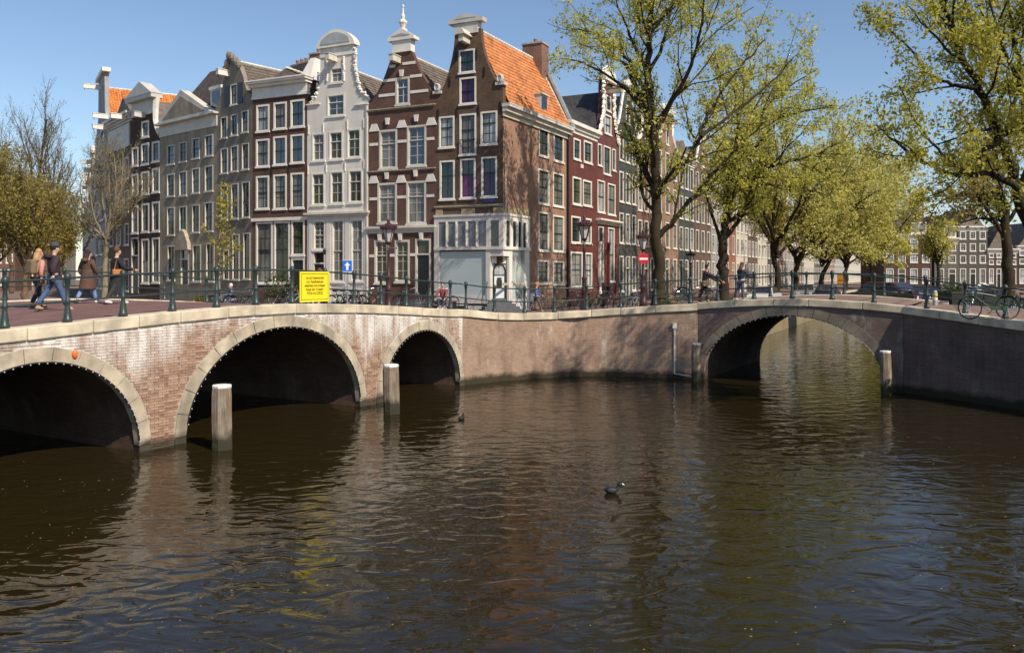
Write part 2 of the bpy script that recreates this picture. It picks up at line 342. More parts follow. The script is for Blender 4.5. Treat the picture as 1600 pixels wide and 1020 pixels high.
lbroot = empty('left_bridge', tuple(LB_O), LB_A, 'brick canal bridge with three stone-rimmed arches and white lime stains', 'bridge')
def bridge_body(root, arches, x0, x1, ztop, W, facem, vaultm):
    xs = [x0]; poly = [(x0, -.8)]
    for (xc, hw, z0, zc) in arches:
        a = arch_pts(xc, hw, z0, zc); poly += [(a[0][0], -.8)]+a+[(a[-1][0], -.8)]
    poly += [(x1, -.8)]
    N = 40
    top = [(x1+(x0-x1)*k/N, ztop(x1+(x0-x1)*k/N)-.28) for k in range(N+1)]
    mb = MB(); mb.prism(poly+top, 0, W)
    # vault faces take the second material
    for i, f in enumerate(mb.f):
        ys = [mb.v[k][1] for k in f]
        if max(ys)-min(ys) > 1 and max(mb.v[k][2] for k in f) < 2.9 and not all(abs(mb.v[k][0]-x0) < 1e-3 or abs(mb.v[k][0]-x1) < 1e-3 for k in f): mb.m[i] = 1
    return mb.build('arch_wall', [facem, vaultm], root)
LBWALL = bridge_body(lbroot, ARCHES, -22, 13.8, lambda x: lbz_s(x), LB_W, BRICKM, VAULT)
def voussoirs(root, xc, hw, z0, zc, ring, y0, n, m, zmin=-.5):
    inn = arch_pts(xc, hw-.015, z0, zc-.015, n); out = arch_pts(xc, hw+ring, z0, zc+ring, n)
    for k in range(n):
        g = .006
        a, b = Vector((*inn[k], 0)), Vector((*inn[k+1], 0)); c, d = Vector((*out[k+1], 0)), Vector((*out[k], 0))
        a2, b2 = a.lerp(b, g/max((b-a).length, .01)), b.lerp(a, g/max((b-a).length, .01)); c2, d2 = c.lerp(d, .02), d.lerp(c, .02)
        pr = -y0*(1+.12*((k*7)%5-2)/2)
        mb = MB(); mb.prism([tuple(p)[:2] for p in (a2, b2, c2, d2)], -pr if pr > 0 else pr, .15)
        mb.build('voussoir', m, root)
    for s_, xx in ((0, inn[0][0]), (1, out[-1][0])):          # springer stones under the ring
        x_a = xx-(ring+.015 if s_ == 0 else ring); mb = MB().box(x_a, x_a+ring+.015, y0, .2, zmin, z0-.01); mb.build('springer_stone', m, root)
for (xc, hw, z0, zc), n in zip(ARCHES, (13, 15, 13)): voussoirs(lbroot, xc, hw, z0, zc, .31, -.03, n, VOUS)
# real bricks in the spandrels
def in_arch(x, z, g=.325):
    for (xc, hw, z0, zc) in ARCHES:
        if abs(x-xc) < hw+g:
            if z < z0: return True
            if ((x-xc)/(hw+g))**2+((z-z0)/(zc-z0+g))**2 < 1: return True
    return False
def bridge_brick_mat(name='bridge_bricks', cols=None):
    m, nt, N, L, B = nmat(name)
    geo = nd(N, 'ShaderNodeNewGeometry'); tc = nd(N, 'ShaderNodeTexCoord'); oi = nd(N, 'ShaderNodeObjectInfo')
    rnd = nd(N, 'ShaderNodeTexWhiteNoise'); rnd.noise_dimensions = '3D'
    q = nd(N, 'ShaderNodeVectorMath', operation='SNAP'); q.inputs[1].default_value = (.23, .23, .068); L.new(geo.outputs['Position'], q.inputs[0])
    L.new(q.outputs[0], rnd.inputs['Vector'])
    r = ramp(N, cols or [(0, (.25, .145, .098)), (.5, (.35, .215, .15)), (1, (.45, .30, .215))]); L.new(rnd.outputs['Value'], r.inputs['Fac'])
    n2 = nd(N, 'ShaderNodeTexNoise'); n2.inputs['Scale'].default_value = .5; n2.inputs['Detail'].default_value = 12; n2.inputs['Roughness'].default_value = .7
    mp = nd(N, 'ShaderNodeMapping'); mp.inputs['Scale'].default_value = (1.2, 1.2, .5); L.new(geo.outputs['Position'], mp.inputs['Vector']); L.new(mp.outputs[0], n2.inputs['Vector'])
    sp = nd(N, 'ShaderNodeSeparateXYZ'); L.new(geo.outputs['Position'], sp.inputs[0])
    mr = nd(N, 'ShaderNodeMapRange'); L.new(sp.outputs[2], mr.inputs[0]); mr.inputs[1].default_value = .6; mr.inputs[2].default_value = 3.2; mr.inputs[3].default_value = -.09; mr.inputs[4].default_value = .22
    ad = nd(N, 'ShaderNodeMath', operation='ADD'); L.new(n2.outputs['Fac'], ad.inputs[0]); L.new(mr.outputs[0], ad.inputs[1])
    r2 = ramp(N, [(.53, (0,0,0)), (.68, (1,1,1))]); L.new(ad.outputs[0], r2.inputs['Fac'])
    n4 = nd(N, 'ShaderNodeTexNoise'); n4.inputs['Scale'].default_value = 5; n4.inputs['Detail'].default_value = 8; mp4 = nd(N, 'ShaderNodeMapping'); mp4.inputs['Scale'].default_value = (1, 1, .12)
    L.new(geo.outputs['Position'], mp4.inputs['Vector']); L.new(mp4.outputs[0], n4.inputs['Vector']); r4 = ramp(N, [(.32, (.25,)*3), (.58, (1.0,)*3)]); L.new(n4.outputs['Fac'], r4.inputs['Fac'])
    f = nd(N, 'ShaderNodeMath', operation='MULTIPLY'); L.new(r2.outputs['Color'], f.inputs[0]); L.new(r4.outputs['Color'], f.inputs[1])
    out = mixc(N, L, f.outputs[0], r.outputs['Color'], (.72, .67, .61))
    # green-dark tide line
    mr2 = nd(N, 'ShaderNodeMapRange'); L.new(sp.outputs[2], mr2.inputs[0]); mr2.inputs[1].default_value = .12; mr2.inputs[2].default_value = .32; mr2.inputs[3].default_value = .85; mr2.inputs[4].default_value = 0
    out = mixc(N, L, mr2.outputs[0], out, (.03, .028, .018))
    L.new(out, B.inputs['Base Color']); B.inputs['Roughness'].default_value = .88; B.inputs['Specular IOR Level'].default_value = .2
    return m
BRK = bridge_brick_mat()
LBWALL.data.materials[0] = bridge_brick_mat('bridge_mortar', [(0, (.36, .30, .235)), (1, (.42, .355, .28))])
rng = random.Random(5)
BH, BWD = .068, .222
protos = []
for k in range(4):
    mb = MB().box(0, .21, -.012-.003*k, .05, 0, .057); me = mb.build('brick', BRK).data; protos.append(me)
for o in [o for o in bpy.data.objects if o.name.startswith('brick') and o.type == 'MESH']: bpy.data.objects.remove(o)
cells = []
z = .06; row = 0
while z < 3.4:
    x = -7.6+(row % 2)*BWD/2
    while x < 13.75:
        zt = min(lbz_s(x), lbz_s(x+.21))-.30
        if z+.057 < zt and x+.21 < 13.79:
            ins = [in_arch(x+d, z+e) for d in (0, .105, .21) for e in (0, .057)]
            if not any(ins): cells.append((x, z, .21))
            elif not all(ins):                            # cut brick beside the stone ring
                lo, hi = x, x+.21
                ok = [x+.21*i/10 for i in range(11) if not in_arch(x+.21*i/10, z) and not in_arch(x+.21*i/10, z+.057)]
                if len(ok) > 3: cells.append((min(ok), z, max(ok)-min(ok)))
        x += BWD
    z += BH; row += 1
full = [c for c in cells if c[2] > .2]
near = sorted([c for c in full if lbx(20) < c[0]], key=lambda c: c[0])[:300]
ns = set(near)
for c in near:
    o = bpy.data.objects.new('brick', protos[rng.randrange(4)]); col.objects.link(o); o.parent = lbroot; o.location = (c[0], 0, c[1])
mb = MB()
for c in cells:
    if c in ns: continue
    mb.box(c[0], c[0]+c[2], -.010-.012*rng.random(), .05, c[1], c[1]+.057)
o = mb.build('brick_courses', BRK, lbroot); o['kind'] = 'stuff'
# deck
def deck(name, root, x0, x1, ztop, y0, y1, m, n=40, drop=.05):
    v = []; f = []
    for k in range(n+1):
        x = x0+(x1-x0)*k/n; zz = ztop(x)-drop; v += [(x, y0, zz), (x, y1, zz)]
    for k in range(n): f.append((2*k, 2*k+2, 2*k+3, 2*k+1))
    return meshobj(name, v, f, m, root)
deck('road_surface', lbroot, -22, 13.9, lbz_s, .5, LB_W-.5, DECKM)
# coping stones and railings along a path
def path_eval(P):
    P = [Vector(p) for p in P]; L_ = [0]
    for a, b in zip(P, P[1:]): L_.append(L_[-1]+(Vector((b.x, b.y, 0))-Vector((a.x, a.y, 0))).length)
    arr = np.array([tuple(p) for p in P]); Ls = np.array(L_)
    def f(t): return Vector([float(np.interp(t, Ls, arr[:, i])) for i in range(3)])
    return f, L_[-1]
def coping_run(root_name, label, P, step, depth=.55, over=.07, h=.28, parent=None, inv=None, side=1):
    f, T = path_eval(P); n = max(1, round(T/step)); rr = random.Random(int(T*10))
    ts = [T*(k+(rr.uniform(-.18, .18) if 0 < k < n else 0))/n for k in range(n+1)]
    root = parent
    for k in range(n):
        a, b = f(ts[k]+.006), f(ts[k+1]-.006)
        mid = f((ts[k]+ts[k+1])/2)
        def nrm(t):
            d = f(min(T, t+.2))-f(max(0, t-.2)); d.z = 0; d.normalize(); return Vector((-d.y, d.x, 0))*side
        na, nb_ = nrm(ts[k]), nrm(ts[k+1]); j = rr.uniform(-.008, .008)
        pts = []
        for zoff in (-h, 0):
            pts += [a-na*over+Vector((0,0,zoff+j)), b-nb_*over+Vector((0,0,zoff+j)), b+nb_*(depth-over)+Vector((0,0,zoff+j)), a+na*(depth-over)+Vector((0,0,zoff+j))]
        if side < 0: pts = [pts[i] for i in (1,0,3,2,5,4,7,6)]
        # bevel of the upper front edge
        mi = root.matrix_world.inverted() if root else None
        if inv is not None: pts = [inv @ p for p in pts]
        mb = MB().hexa(pts); o = mb.build('coping_stone', COPING, root)
        bv = o.modifiers.new('bevel', 'BEVEL'); bv.width = .025; bv.segments = 2
def inv_of(loc, ang): return (Matrix.Translation(Vector(loc)) @ Matrix.Rotation(ang, 4, 'Z')).inverted()
LBI = inv_of(LB_O, LB_A)
coping_run('c', '', [LB.world(x, 0, lbz_s(x)) for x in np.linspace(-9, 13.8, 40)], 1.25, parent=lbroot, inv=LBI)
coping_run('c', '', [LB.world(x, LB_W, lbz_s(x)) for x in np.linspace(-9, 13.8, 30)], 1.4, parent=lbroot, inv=LBI, side=-1)
# quay wall between the bridges
def wall_run(name, label, P, m, drop=.27, zb=-.8, cat='wall'):
    root = empty(name, (P[0][0], P[0][1], 0), 0, label, cat)
    f, T = path_eval(P); n = max(8, int(T/.3)); v = []; F = []; o = Vector((P[0][0], P[0][1], 0))
    for k in range(n+1):
        p = f(T*k/n); t = f(min(T, T*k/n+.1))-f(max(0, T*k/n-.1)); t.z = 0; t.normalize(); nn = Vector((-t.y, t.x, 0))
        v += [(p.x-o.x, p.y-o.y, zb), (p.x-o.x, p.y-o.y, p.z-drop), (p.x+nn.x*.5-o.x, p.y+nn.y*.5-o.y, p.z-drop), (p.x+nn.x*.5-o.x, p.y+nn.y*.5-o.y, zb)]
    for k in range(n):
        for j in range(4): F.append((4*k+j, 4*k+4+j, 4*k+4+(j+1)%4, 4*k+(j+1)%4))
    meshobj('brick_face', v, [q[::-1] for q in F], m, root)
    coping_run('', '', P, 1.5, parent=root, inv=inv_of(tuple(o), 0))
    return root
def fine(P, n):
    f, T = path_eval(P)
    pts = [f(T*k/n) for k in range(n+1)]
    for _ in range(3): pts = [pts[0]]+[(pts[i-1]+pts[i]*2+pts[i+1])/4 for i in range(1, n)]+[pts[-1]]
    return [tuple(p) for p in pts]
MIDF = fine(MIDPATH, 40)
MIDW = wall_run('quay_wall', 'reddish brick quay wall between the two bridges with a white pipe', MIDF, QUAYB)
RQF = fine(RQPATH, 40)
RQB = brick('shaded_quay_brick', (.13, .085, .072), (.17, .11, .09), (.17, .14, .12), .22, .068, .35, .35, (.42, .40, .38), .4, tide=True)  # quay brick in a darker colour that stands for this wall's shade
RQW = wall_run('quay_wall', 'shade-darkened brick quay wall at the right edge below the parked bicycle', RQF, RQB)
wp = MB(); Pp = [at(1053, 512, 33.95), at(1053, 583, 33.95), at(1084, 588, 33.3)]
po = Vector((MIDPATH[0][0], MIDPATH[0][1], 0)); Pp = [p-po+Vector((0, -.12, 0)) for p in Pp]
wp.tube(Pp, .035, 6); wp.box(Pp[0].x-.08, Pp[0].x+.08, Pp[0].y-.05, Pp[0].y+.05, Pp[0].z-.02, Pp[0].z+.2)
wp.build('drain_pipe', WHITE, MIDW)
# quay wall on the side canal beyond the right bridge
ML = [tuple(RB_L-V*2.6+U*t+Vector((0, 0, 2.1 if t > 20 else 2.4))) for t in (8.7, 15, 20, 30, 60, 120, 250)]
wall_run('canal_wall', 'sunlit ochre quay wall of the side canal seen through the right arch', [(p[0]+.05*V.x, p[1]+.05*V.y, p[2]) for p in ML][::-1], brick('canal_wall_brick', (.24, .19, .10), (.30, .24, .13), (.28, .24, .16), .22, .068, .3, .3, (.5, .45, .3), .4))
# ------------------------------------------------------------------ right bridge
rbroot = empty('right_bridge', tuple(RB_L), RB.ang, 'brick bridge with one wide shaded arch over the side canal', 'bridge')
RBB = brick('right_bridge_shaded_brick', (.15, .10, .085), (.20, .135, .11), (.2, .17, .15), .22, .068, .35, .75, (.50, .48, .46), .35, tide=True)  # brick colour lowered so it carries the shade on the bridge face
RA0, RA1 = RB.u(1099), RB.u(1384)
RARCH = [((RA0+RA1)/2, (RA1-RA0)/2, .2, 2.68)]
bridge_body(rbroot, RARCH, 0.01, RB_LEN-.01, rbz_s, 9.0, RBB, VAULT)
voussoirs(rbroot, *RARCH[0], .34, -.03, 19, plain('shaded_arch_stone', (.22, .18, .135), .85, .25, 3, .008, 18, dirt=.55, tide=True))  # darker copy of the arch stone, shade put into its colour
deck('road_surface', rbroot, 0, RB_LEN, rbz_s, .5, 8.6, PAVE, 16)
RBI = inv_of(RB_L, RB.ang)
coping_run('', '', [RB.world(x, 0, rbz_s(x)) for x in np.linspace(0, RB_LEN, 16)], 1.5, parent=rbroot, inv=RBI)
coping_run('', '', [RB.world(x, 9.0, rbz_s(x)) for x in np.linspace(-1, RB_LEN+1, 16)], 1.5, parent=rbroot, inv=RBI, side=-1)
# land right of the bridge at bridge height
ruled('east_pavement', [(p[0]+.3, p[1]+.1, p[2]-.05) for p in RQPATH[:6]][::-1], [tuple(RB.world(RB_LEN, 8.8, 3.0)), (24, 38, 2.6), (27, 33, 2.5), (30, 29, 2.4), (34, 24, 2.3), (36, 18, 2.2)][::-1], PAVE, 'brick paved street at the right end of the right bridge', 6)
RP2 = [tuple(RB.world(RB_LEN, 8.8, 3.0)), (24, 38, 2.6), (30, 29, 2.4), (36, 18, 2.2)]
ruled('east_street', RP2[::-1], [(27, 52, 1.9), (40, 58, 1.9), (60, 40, 1.9), (60, 20, 1.9)][::-1], PAVE, 'street surface running back along the right bank', 6)
# ------------------------------------------------------------------ railings
post_prof = [(.105, 0), (.105, .07), (.085, .10), (.075, .22), (.055, .34), (.045, .40), (.062, .43), (.062, .48), (.045, .51), (.042, .80), (.060, .84), (.060, .93), (.075, .95), (.078, 1.02), (.06, 1.07), (.02, 1.10)]
def make_rail(name, label, P, step=1.36, phase=0.0, posts_at=None, h=1.0, inset=.22, group='green iron canal railings'):
    P = [Vector(p) for p in P]; root = empty(name, tuple(P[0]), 0, label, 'railing', group)
    f, T = path_eval(P); o = P[0]
    pm = make_rail.post
    ts = posts_at or [phase+step*k for k in range(int((T-phase)/step)+1)]
    rr = random.Random(3)
    for t in ts:
        p = f(t)-o; b = bpy.data.objects.new('post', pm); col.objects.link(b); b.parent = root; b.location = p; b.rotation_euler = (rr.uniform(-.012, .012), rr.uniform(-.012, .012), rr.random())
    for hh, r in ((.975, .026), (.455, .022)):
        n = max(2, int(T/.6)); MB().tube([f(T*k/n)-o+Vector((0, 0, hh)) for k in range(n+1)], r, 8).build('rail', RAILG, root, True)
    return root
mbp = MB().lathe(post_prof, (0, 0, 0), 10); po_ = mbp.build('post', RAILG, None, True); make_rail.post = po_.data; bpy.data.objects.remove(po_)
LBR = [LB.world(x, .22, lbz_s(x)) for x in np.linspace(-7.2, 13.8, 40)]
x16 = LB.u(16)
make_rail('railing', 'green iron railing along the near edge of the left bridge', LBR, posts_at=[x16+1.36*k+7.2 for k in range(-3, 14) if x16+1.36*k+7.2 < 21])
make_rail('railing', 'green iron railing on the far edge of the left bridge behind the walkers', [LB.world(x, LB_W-.22, lbz_s(x)) for x in np.linspace(-6, 13.0, 30)], step=2.05, phase=.6)
def offs(P, d):
    out = []
    for i, p in enumerate(P):
        a = Vector(P[max(0, i-1)]); b = Vector(P[min(len(P)-1, i+1)]); t = b-a; t.z = 0; t.normalize(); out.append(Vector(p)+Vector((-t.y, t.x, 0))*d)
    return out
make_rail('railing', 'green iron railing above the brick quay wall between the bridges', offs(MIDF, .22), step=1.42, phase=.35)
make_rail('railing', 'green iron railing along the near edge of the right bridge', [RB.world(x, .22, rbz_s(x)) for x in np.linspace(.2, RB_LEN, 16)], step=1.45, phase=.55)
make_rail('railing', 'green iron railing on the far edge of the right bridge', [RB.world(x, 8.75, rbz_s(x)) for x in np.linspace(-1.2, RB_LEN+1, 16)], step=1.7, phase=.3)
make_rail('railing', 'green iron railing in front of the bicycle at the right edge', offs(RQF[:26], .22), step=1.42, phase=.75)
# ------------------------------------------------------------------ houses
wrng = random.Random(99)
def rectpoly(r): return [(r[0], r[2]), (r[1], r[2]), (r[1], r[3]), (r[0], r[3])]
def window(root, r, cols=2, rows=2, fm=None, sm=None, gm=None, split=.5, fw=.11, sill=True, name='window', simple=False, y=0.0, upper_gm=None):
    x0, x1, z0, z1 = r; fm = fm or WHITE; sm = sm or DKGREEN; gm = gm or G_DARK
    mb = MB(); f0, f1 = y-.025, y+.16
    mb.box(x0-.004, x0+fw, f0, f1, z0, z1); mb.box(x1-fw, x1+.004, f0, f1, z0, z1)
    mb.box(x0+fw, x1-fw, f0, f1, z1-fw, z1+.004); mb.box(x0+fw, x1-fw, f0, f1, z0-.004, z0+fw*.9)
    if sill: mb.box(x0-.05, x1+.05, y-.09, y+.02, z0-.09, z0+.03)
    a0, a1, b0, b1 = x0+fw, x1-fw, z0+fw*.9, z1-fw
    mb.mat(1); s0, s1 = y+.075, y+.12; bw = .045; zm = b0+(b1-b0)*split
    if not simple:
        mb.box(a0, a0+bw, s0, s1, b0, b1); mb.box(a1-bw, a1, s0, s1, b0, b1); mb.box(a0+bw, a1-bw, s0, s1, b1-bw, b1); mb.box(a0+bw, a1-bw, s0, s1, b0, b0+bw)
    mb.box(a0, a1, s0-.03, s1, zm-.035, zm+.035)
    for i in range(1, cols):
        xx = a0+(a1-a0)*i/cols; mb.box(xx-.018, xx+.018, s0+.01, s1-.005, b0, b1)
    if rows > 2 and not simple:
        for j in range(1, rows):
            zz = b0+(b1-b0)*j/rows
            if abs(zz-zm) > .12: mb.box(a0, a1, s0+.01, s1-.005, zz-.016, zz+.016)
    w = mb.build(name, [fm, sm], root)
    q = lambda: wrng.uniform(-.011, .011)*(1+(a1-a0))
    if gm in (G_DARK, G_GREEN, G_BLUE) and wrng.random() < .28: gm = wrng.choice((G_CURT, G_GREEN, G_CURT, G_PALE))
    if simple: MB().quad((a0, s1-.01, b0), (a1, s1-.01+q(), b0), (a1, s1-.01+q(), b1), (a0, s1-.01, b1)).build('pane', gm, w)
    else:
        for za, zb, g in ((b0, zm, gm), (zm, b1, upper_gm or gm)):
            e = [q()*.5 for _ in range(4)]; MB().hexa([(a0,s1-.012+e[0],za),(a1,s1-.012+e[1],za),(a1,s1+e[1],za),(a0,s1+e[0],za),(a0,s1-.012+e[2],zb),(a1,s1-.012+e[3],zb),(a1,s1+e[3],zb),(a0,s1+e[2],zb)]).build('pane', g, w)
    return w
def door(root, r, m, transom=.28, fm=None, gm=None, y=0.0):
    x0, x1, z0, z1 = r; fm = fm or WHITE; fw = .12; mb = MB()
    mb.box(x0-.004, x0+fw, y-.02, y+.2, z0, z1); mb.box(x1-fw, x1+.004, y-.02, y+.2, z0, z1); mb.box(x0+fw, x1-fw, y-.02, y+.2, z1-fw, z1+.004)
    zt = z1-fw-(z1-z0)*transom
    mb.box(x0+fw, x1-fw, y-.02, y+.2, zt-.05, zt+.05)
    d = mb.build('door', fm, root)
    lf = MB().box(x0+fw, x1-fw, y+.10, y+.15, z0, zt-.05)
    for a, b in ((.08, .45), (.52, .92)):
        h = zt-z0; w = x1-x0-2*fw; lf.box(x0+fw+.12*w, x1-fw-.12*w, y+.085, y+.1, z0+a*h, z0+b*h)
    lf.build('door_leaf', m, d)
    MB().box(x0+fw, x1-fw, y+.12, y+.13, zt+.05, z1-fw).build('fanlight', gm or G_DARK, d)
    MB().ball((x1-fw-.1, y+.07, z0+1.05), .035).build('handle', LEAD, d)
    return d
def tile_sheet(mb, A, B, C, D, tw=.24, th=.32, amp=.035, step=.045, sub=4):   # eave A->B, ridge D->C
    A, B, C, D = (Vector(p) for p in (A, B, C, D)); nrm = (B-A).cross(D-A).normalized()
    nu = max(2, int(max((B-A).length, (C-D).length)/tw)); nv = max(2, int((D-A).length/th)); M = nu*sub
    b = len(mb.v); vv = []; ff = []
    for j in range(nv):
        for e in (0, 1):
            t = (j+e)/nv; off = step if e == 0 else .0
            a = A.lerp(D, t); c = B.lerp(C, t)
            for i in range(M+1):
                w = amp*(math.sin(2*math.pi*i/sub)+.35*math.cos(4*math.pi*i/sub)); p = a.lerp(c, i/M)+nrm*(off+w+.04); vv.append(p)
    W = M+1
    for j in range(nv):
        for i in range(M):
            o = (2*j)*W+i; ff.append((o, o+1, o+W+1, o+W))
        if j+1 < nv:
            for i in range(M):
                o = (2*j+1)*W+i; ff.append((o, o+1, o+W+1, o+W))
    mb._add(vv, ff)
def roof_gable(root, w, depth, ze, zr, m, y0=.35, over=.05, tiled=None, name='roof', xr=None):
    xr = w/2 if xr is None else xr
    mb = MB(); a, b, c, d = (-over, y0, ze), (xr, y0, zr), (w+over, y0, ze), None
    mb.prism([(-over, ze-.02), (w+over, ze-.02), (xr, zr)], y0, depth)
    o = mb.build(name, m, root)
    if tiled:
        t = MB(); tile_sheet(t, (w+over, y0, ze), (w+over, depth, ze), (xr, depth, zr), (xr, y0, zr)); t.build('roof_tiles', tiled, o, False)['kind'] = 'stuff'
        r = MB(); n = int((depth-y0)/.4)
        for k in range(n): r.tube([(xr, y0+(depth-y0)*k/n, zr+.05), (xr, y0+(depth-y0)*(k+1)/n-.02, zr+.07)], [.11, .13], 6)
        r.build('ridge_tiles', CREAM, o)['kind'] = 'stuff'
    return o
def crane(root, x, z, m=None, roof=False, L=.95, y=0):
    mb = MB().box(x-.16, x+.16, y-L, y+.1, z-.2, z+.2); mb.box(x-.2, x+.2, y-L-.04, y+.05, z+.2, z+.25)
    if roof: mb.prism([(x-.34, z+.22), (x+.34, z+.22), (x+.1, z+.6), (x-.1, z+.6)], y-L-.1, y+.05)
    b = mb.build('hoist_beam', m or CREAM, root)
    MB().tube([(x, y-L+.1, z-.2), (x, y-L+.1, z-.34), (x+.04, y-L+.1, z-.38), (x+.08, y-L+.1, z-.33)], .02, 5).build('hook', DARKIRON, b)
def chimney(root, x0, x1, y0, y1, z0, z1, m, pots=2, name='chimney'):
    mb = MB().box(x0, x1, y0, y1, z0, z1-.12); c = mb.build(name, m, root)
    MB().box(x0-.07, x1+.07, y0-.07, y1+.07, z1-.12, z1).build('chimney_cap', STONE, c)
    for k in range(pots):
        px = x0+(x1-x0)*(k+.5)/pots; MB().lathe([(.12, 0), (.13, .3), (.16, .33), (.15, .4), (.1, .4)], (px, (y0+y1)/2, z1), 8).build('chimney_pot', plain('terracotta', (.30, .12, .07), .8), c)
def cornice(root, x0, x1, z0, z1, proj, m, name='cornice', steps=3):
    mb = MB()
    for k in range(steps):
        a = z0+(z1-z0)*k/steps; b = z0+(z1-z0)*(k+1)/steps; p = .03+proj*(k/(max(1, steps-1)))**1.3
        mb.box(x0-p*.5, x1+p*.5, -p, .3, a, b-.001 if k < steps-1 else b)
    return mb.build(name, m, root)
def anchors(root, pts, m=None):
    for x, z in pts: MB().box(x-.025, x+.025, -.06, 0, z-.32, z+.32).box(x-.05, x+.05, -.05, 0, z-.03, z+.03).build('wall_anchor', m or BLACK, root)
def house_base(name, label, F, w, depth, sil, holes, wm, bodyz, thick=.38, bm=None, group=None):
    root = empty(name, tuple(F.O), F.ang, label, 'house', group)
    MB().prism(sil, 0, thick, holes).build('front_wall', wm, root)
    MB().box(.015, w-.015, thick, depth, 0, bodyz).build('side_wall', bm or wm, root)
    return root
# colours
B_CORNER = brick('corner_brown_brick', (.105, .064, .042), (.15, .09, .06), (.13, .10, .075), var=.35, dark=.35)
B_CSIDE = brick('corner_side_brick', (.29, .155, .10), (.36, .20, .135), (.34, .25, .18), var=.25, stain=.2, stainc=(.5, .36, .26), dark=.3)
B_BAND = brick('banded_red_brick', (.115, .058, .045), (.15, .078, .058), (.13, .10, .085), var=.3)
B_WHITE = plain('white_plaster_front', (.68, .63, .555), .6, .07, 1.1, .004, 6, dirt=.18)
B_BROWN = brick('dark_brown_brick', (.095, .05, .036), (.135, .072, .05), (.09, .075, .065), var=.35)
B_GREY = plain('grey_stone_front', (.225, .19, .145), .8, .2, 1.3, .004, 8, dirt=.45)
B_SAND = plain('pale_grey_stone_front', (.32, .262, .185), .8, .22, 1.1, .005, 5, dirt=.6)
B_DARK = brick('nearly_black_brick', (.085, .052, .038), (.115, .068, .05), (.06, .05, .047), var=.3)
B_RED = plain('red_painted_front', (.115, .031, .022), .6, .18, 1.2, .003, 12, dirt=.3)
B_RED2 = plain('crimson_painted_front', (.125, .035, .027), .6, .15, 1.2, .003, 12, dirt=.3)
T_ORANGE = tiles('orange_pantiles', (.50, .17, .055), (.62, .25, .09), .75)
T_ORANGE2 = tiles('bright_orange_pantiles', (.56, .19, .05), (.66, .27, .09), .1)
T_GREY = tiles('grey_brown_tiles', (.13, .105, .085), (.19, .155, .125), .1)
T_BLACK = tiles('black_pantiles', (.045, .045, .048), (.075, .072, .072))
AF = R(-25); dF = Vector((math.cos(AF), math.sin(AF), 0))
Ffront = Frame(HC+Vector((0, 0, GZ)), AF)          # through the corner, x=0 at the corner
def front_frame(xpx): o = HC+dF*Ffront.u(xpx); return Frame((o.x, o.y, GZ), AF)
# ---- H1 corner house -------------------------------------------------------
F1 = front_frame(680); W1 = (HC-F1.O.xy.to_3d()).length; S1 = Frame((HC.x, HC.y, GZ), math.atan2(U.y, U.x)); SD = S1.u(887)
sil = [(0, 3.4)]+[(W1, 3.4)]+[F1.p(x, y) for x, y in ((787,133),)]
zsh = F1.z(787, 133); zshl = F1.z(680, 146)
sil = [(0, 0), (F1.u(763), 0), (F1.u(763), 3.55), (W1, 3.55), (W1, zsh)]+[F1.p(x, y) for x, y in ((777,131),(772,121),(766,109),(761,97),(757,85),(754,72),(752,60),(751,44),(711,49),(710.5,60),(709,75),(706.5,90),(703,105),(699,119),(694,133),(689,143))]+[(0, zshl)]
h1w = {}
for k, px in dict(a1=(717,77.5,742,114), a2=(718,121,744,163), b1=(686,182,710,231), b2=(718,178,744,242), b3=(751,174,777,226), c1=(687,251,710.5,312), c2=(719,248,743,310), c3=(752,245,776.6,308)).items(): h1w[k] = F1.rect(*px)
zs_top = F1.z(735, 338); zs_mid = F1.z(735, 388); 
shopw = F1.rect(687, 393, 760, 463)
band = (F1.u(684), F1.u(784), F1.z(735, 387), F1.z(735, 345))
holes = [rectpoly(r) for r in h1w.values()]+[rectpoly(shopw)]
if True:
    root = empty('corner_house', tuple(F1.O), AF, 'tall brown brick corner house with orange tiled roof and white shopfront', 'house')
    MB().prism(sil, 0, .38, holes).build('front_wall', B_CORNER, root)
H1 = root
dy = R(90)+AF                                         # side wall: local frame of the house; side runs along U which is not exactly perpendicular
sideang = S1.ang-AF; sd = Vector((math.cos(sideang), math.sin(sideang), 0))   # side direction in house-local coords
side = empty('side_front', (W1, 0, 0), sideang, parent=H1)
del_side = side
zeave = CAMZ+(HOR-168)/FPX*52-GZ
sw = [S1.rect(*p) for p in ((842,200,857.5,245),(865,209,880.6,253),(841,265,858,319),(864,271,880.6,323),(841.5,331.5,857.5,392),(864,337,881,393),(840,406.5,857.5,443),(864,408,881,444))]
usd = S1.u(797)
MB().prism([(0, 3.55), (usd, 3.55), (usd, 0), (SD, 0), (SD, zeave), (0, zeave)], .0, .3, [rectpoly(r) for r in sw]).build('side_wall', B_CSIDE, side)
bx = MB(); bp = [(0.05, .35, 0), (F1.u(757), .35, 0), (F1.u(757)+.5, 1.6, 0)]
bx.box(.02, W1-1.9, .36, 9.0, 0, zeave-.05); bx.box(W1-2.2, W1-.35, 2.4, 9.3, 0, zeave-.1); bx.box(W1-2.2, W1-.33, .38, 9.0, 3.0, zeave-.12); bx.build('inner_wall', B_CORNER, H1)
for k, r in enumerate(sw): window(side, r, 2, 4, gm=[G_DARK, G_DARK, G_CURT, G_CURT, G_CURT, G_CURT, G_DARK, G_CURT][k])
MB().box(-.02, SD, -.05, .02, F1.z(785, 446)-.0, F1.z(785, 442)).build('plinth_ledge', STONE, side)
window(H1, h1w['a1'], 2, 2, gm=G_DARK); window(H1, h1w['a2'], 2, 2, gm=G_PURP, sm=BLACK)
window(H1, h1w['b1'], 2, 3, gm=G_PALE, split=.66); window(H1, h1w['b3'], 2, 3, gm=G_PALE, split=.66)
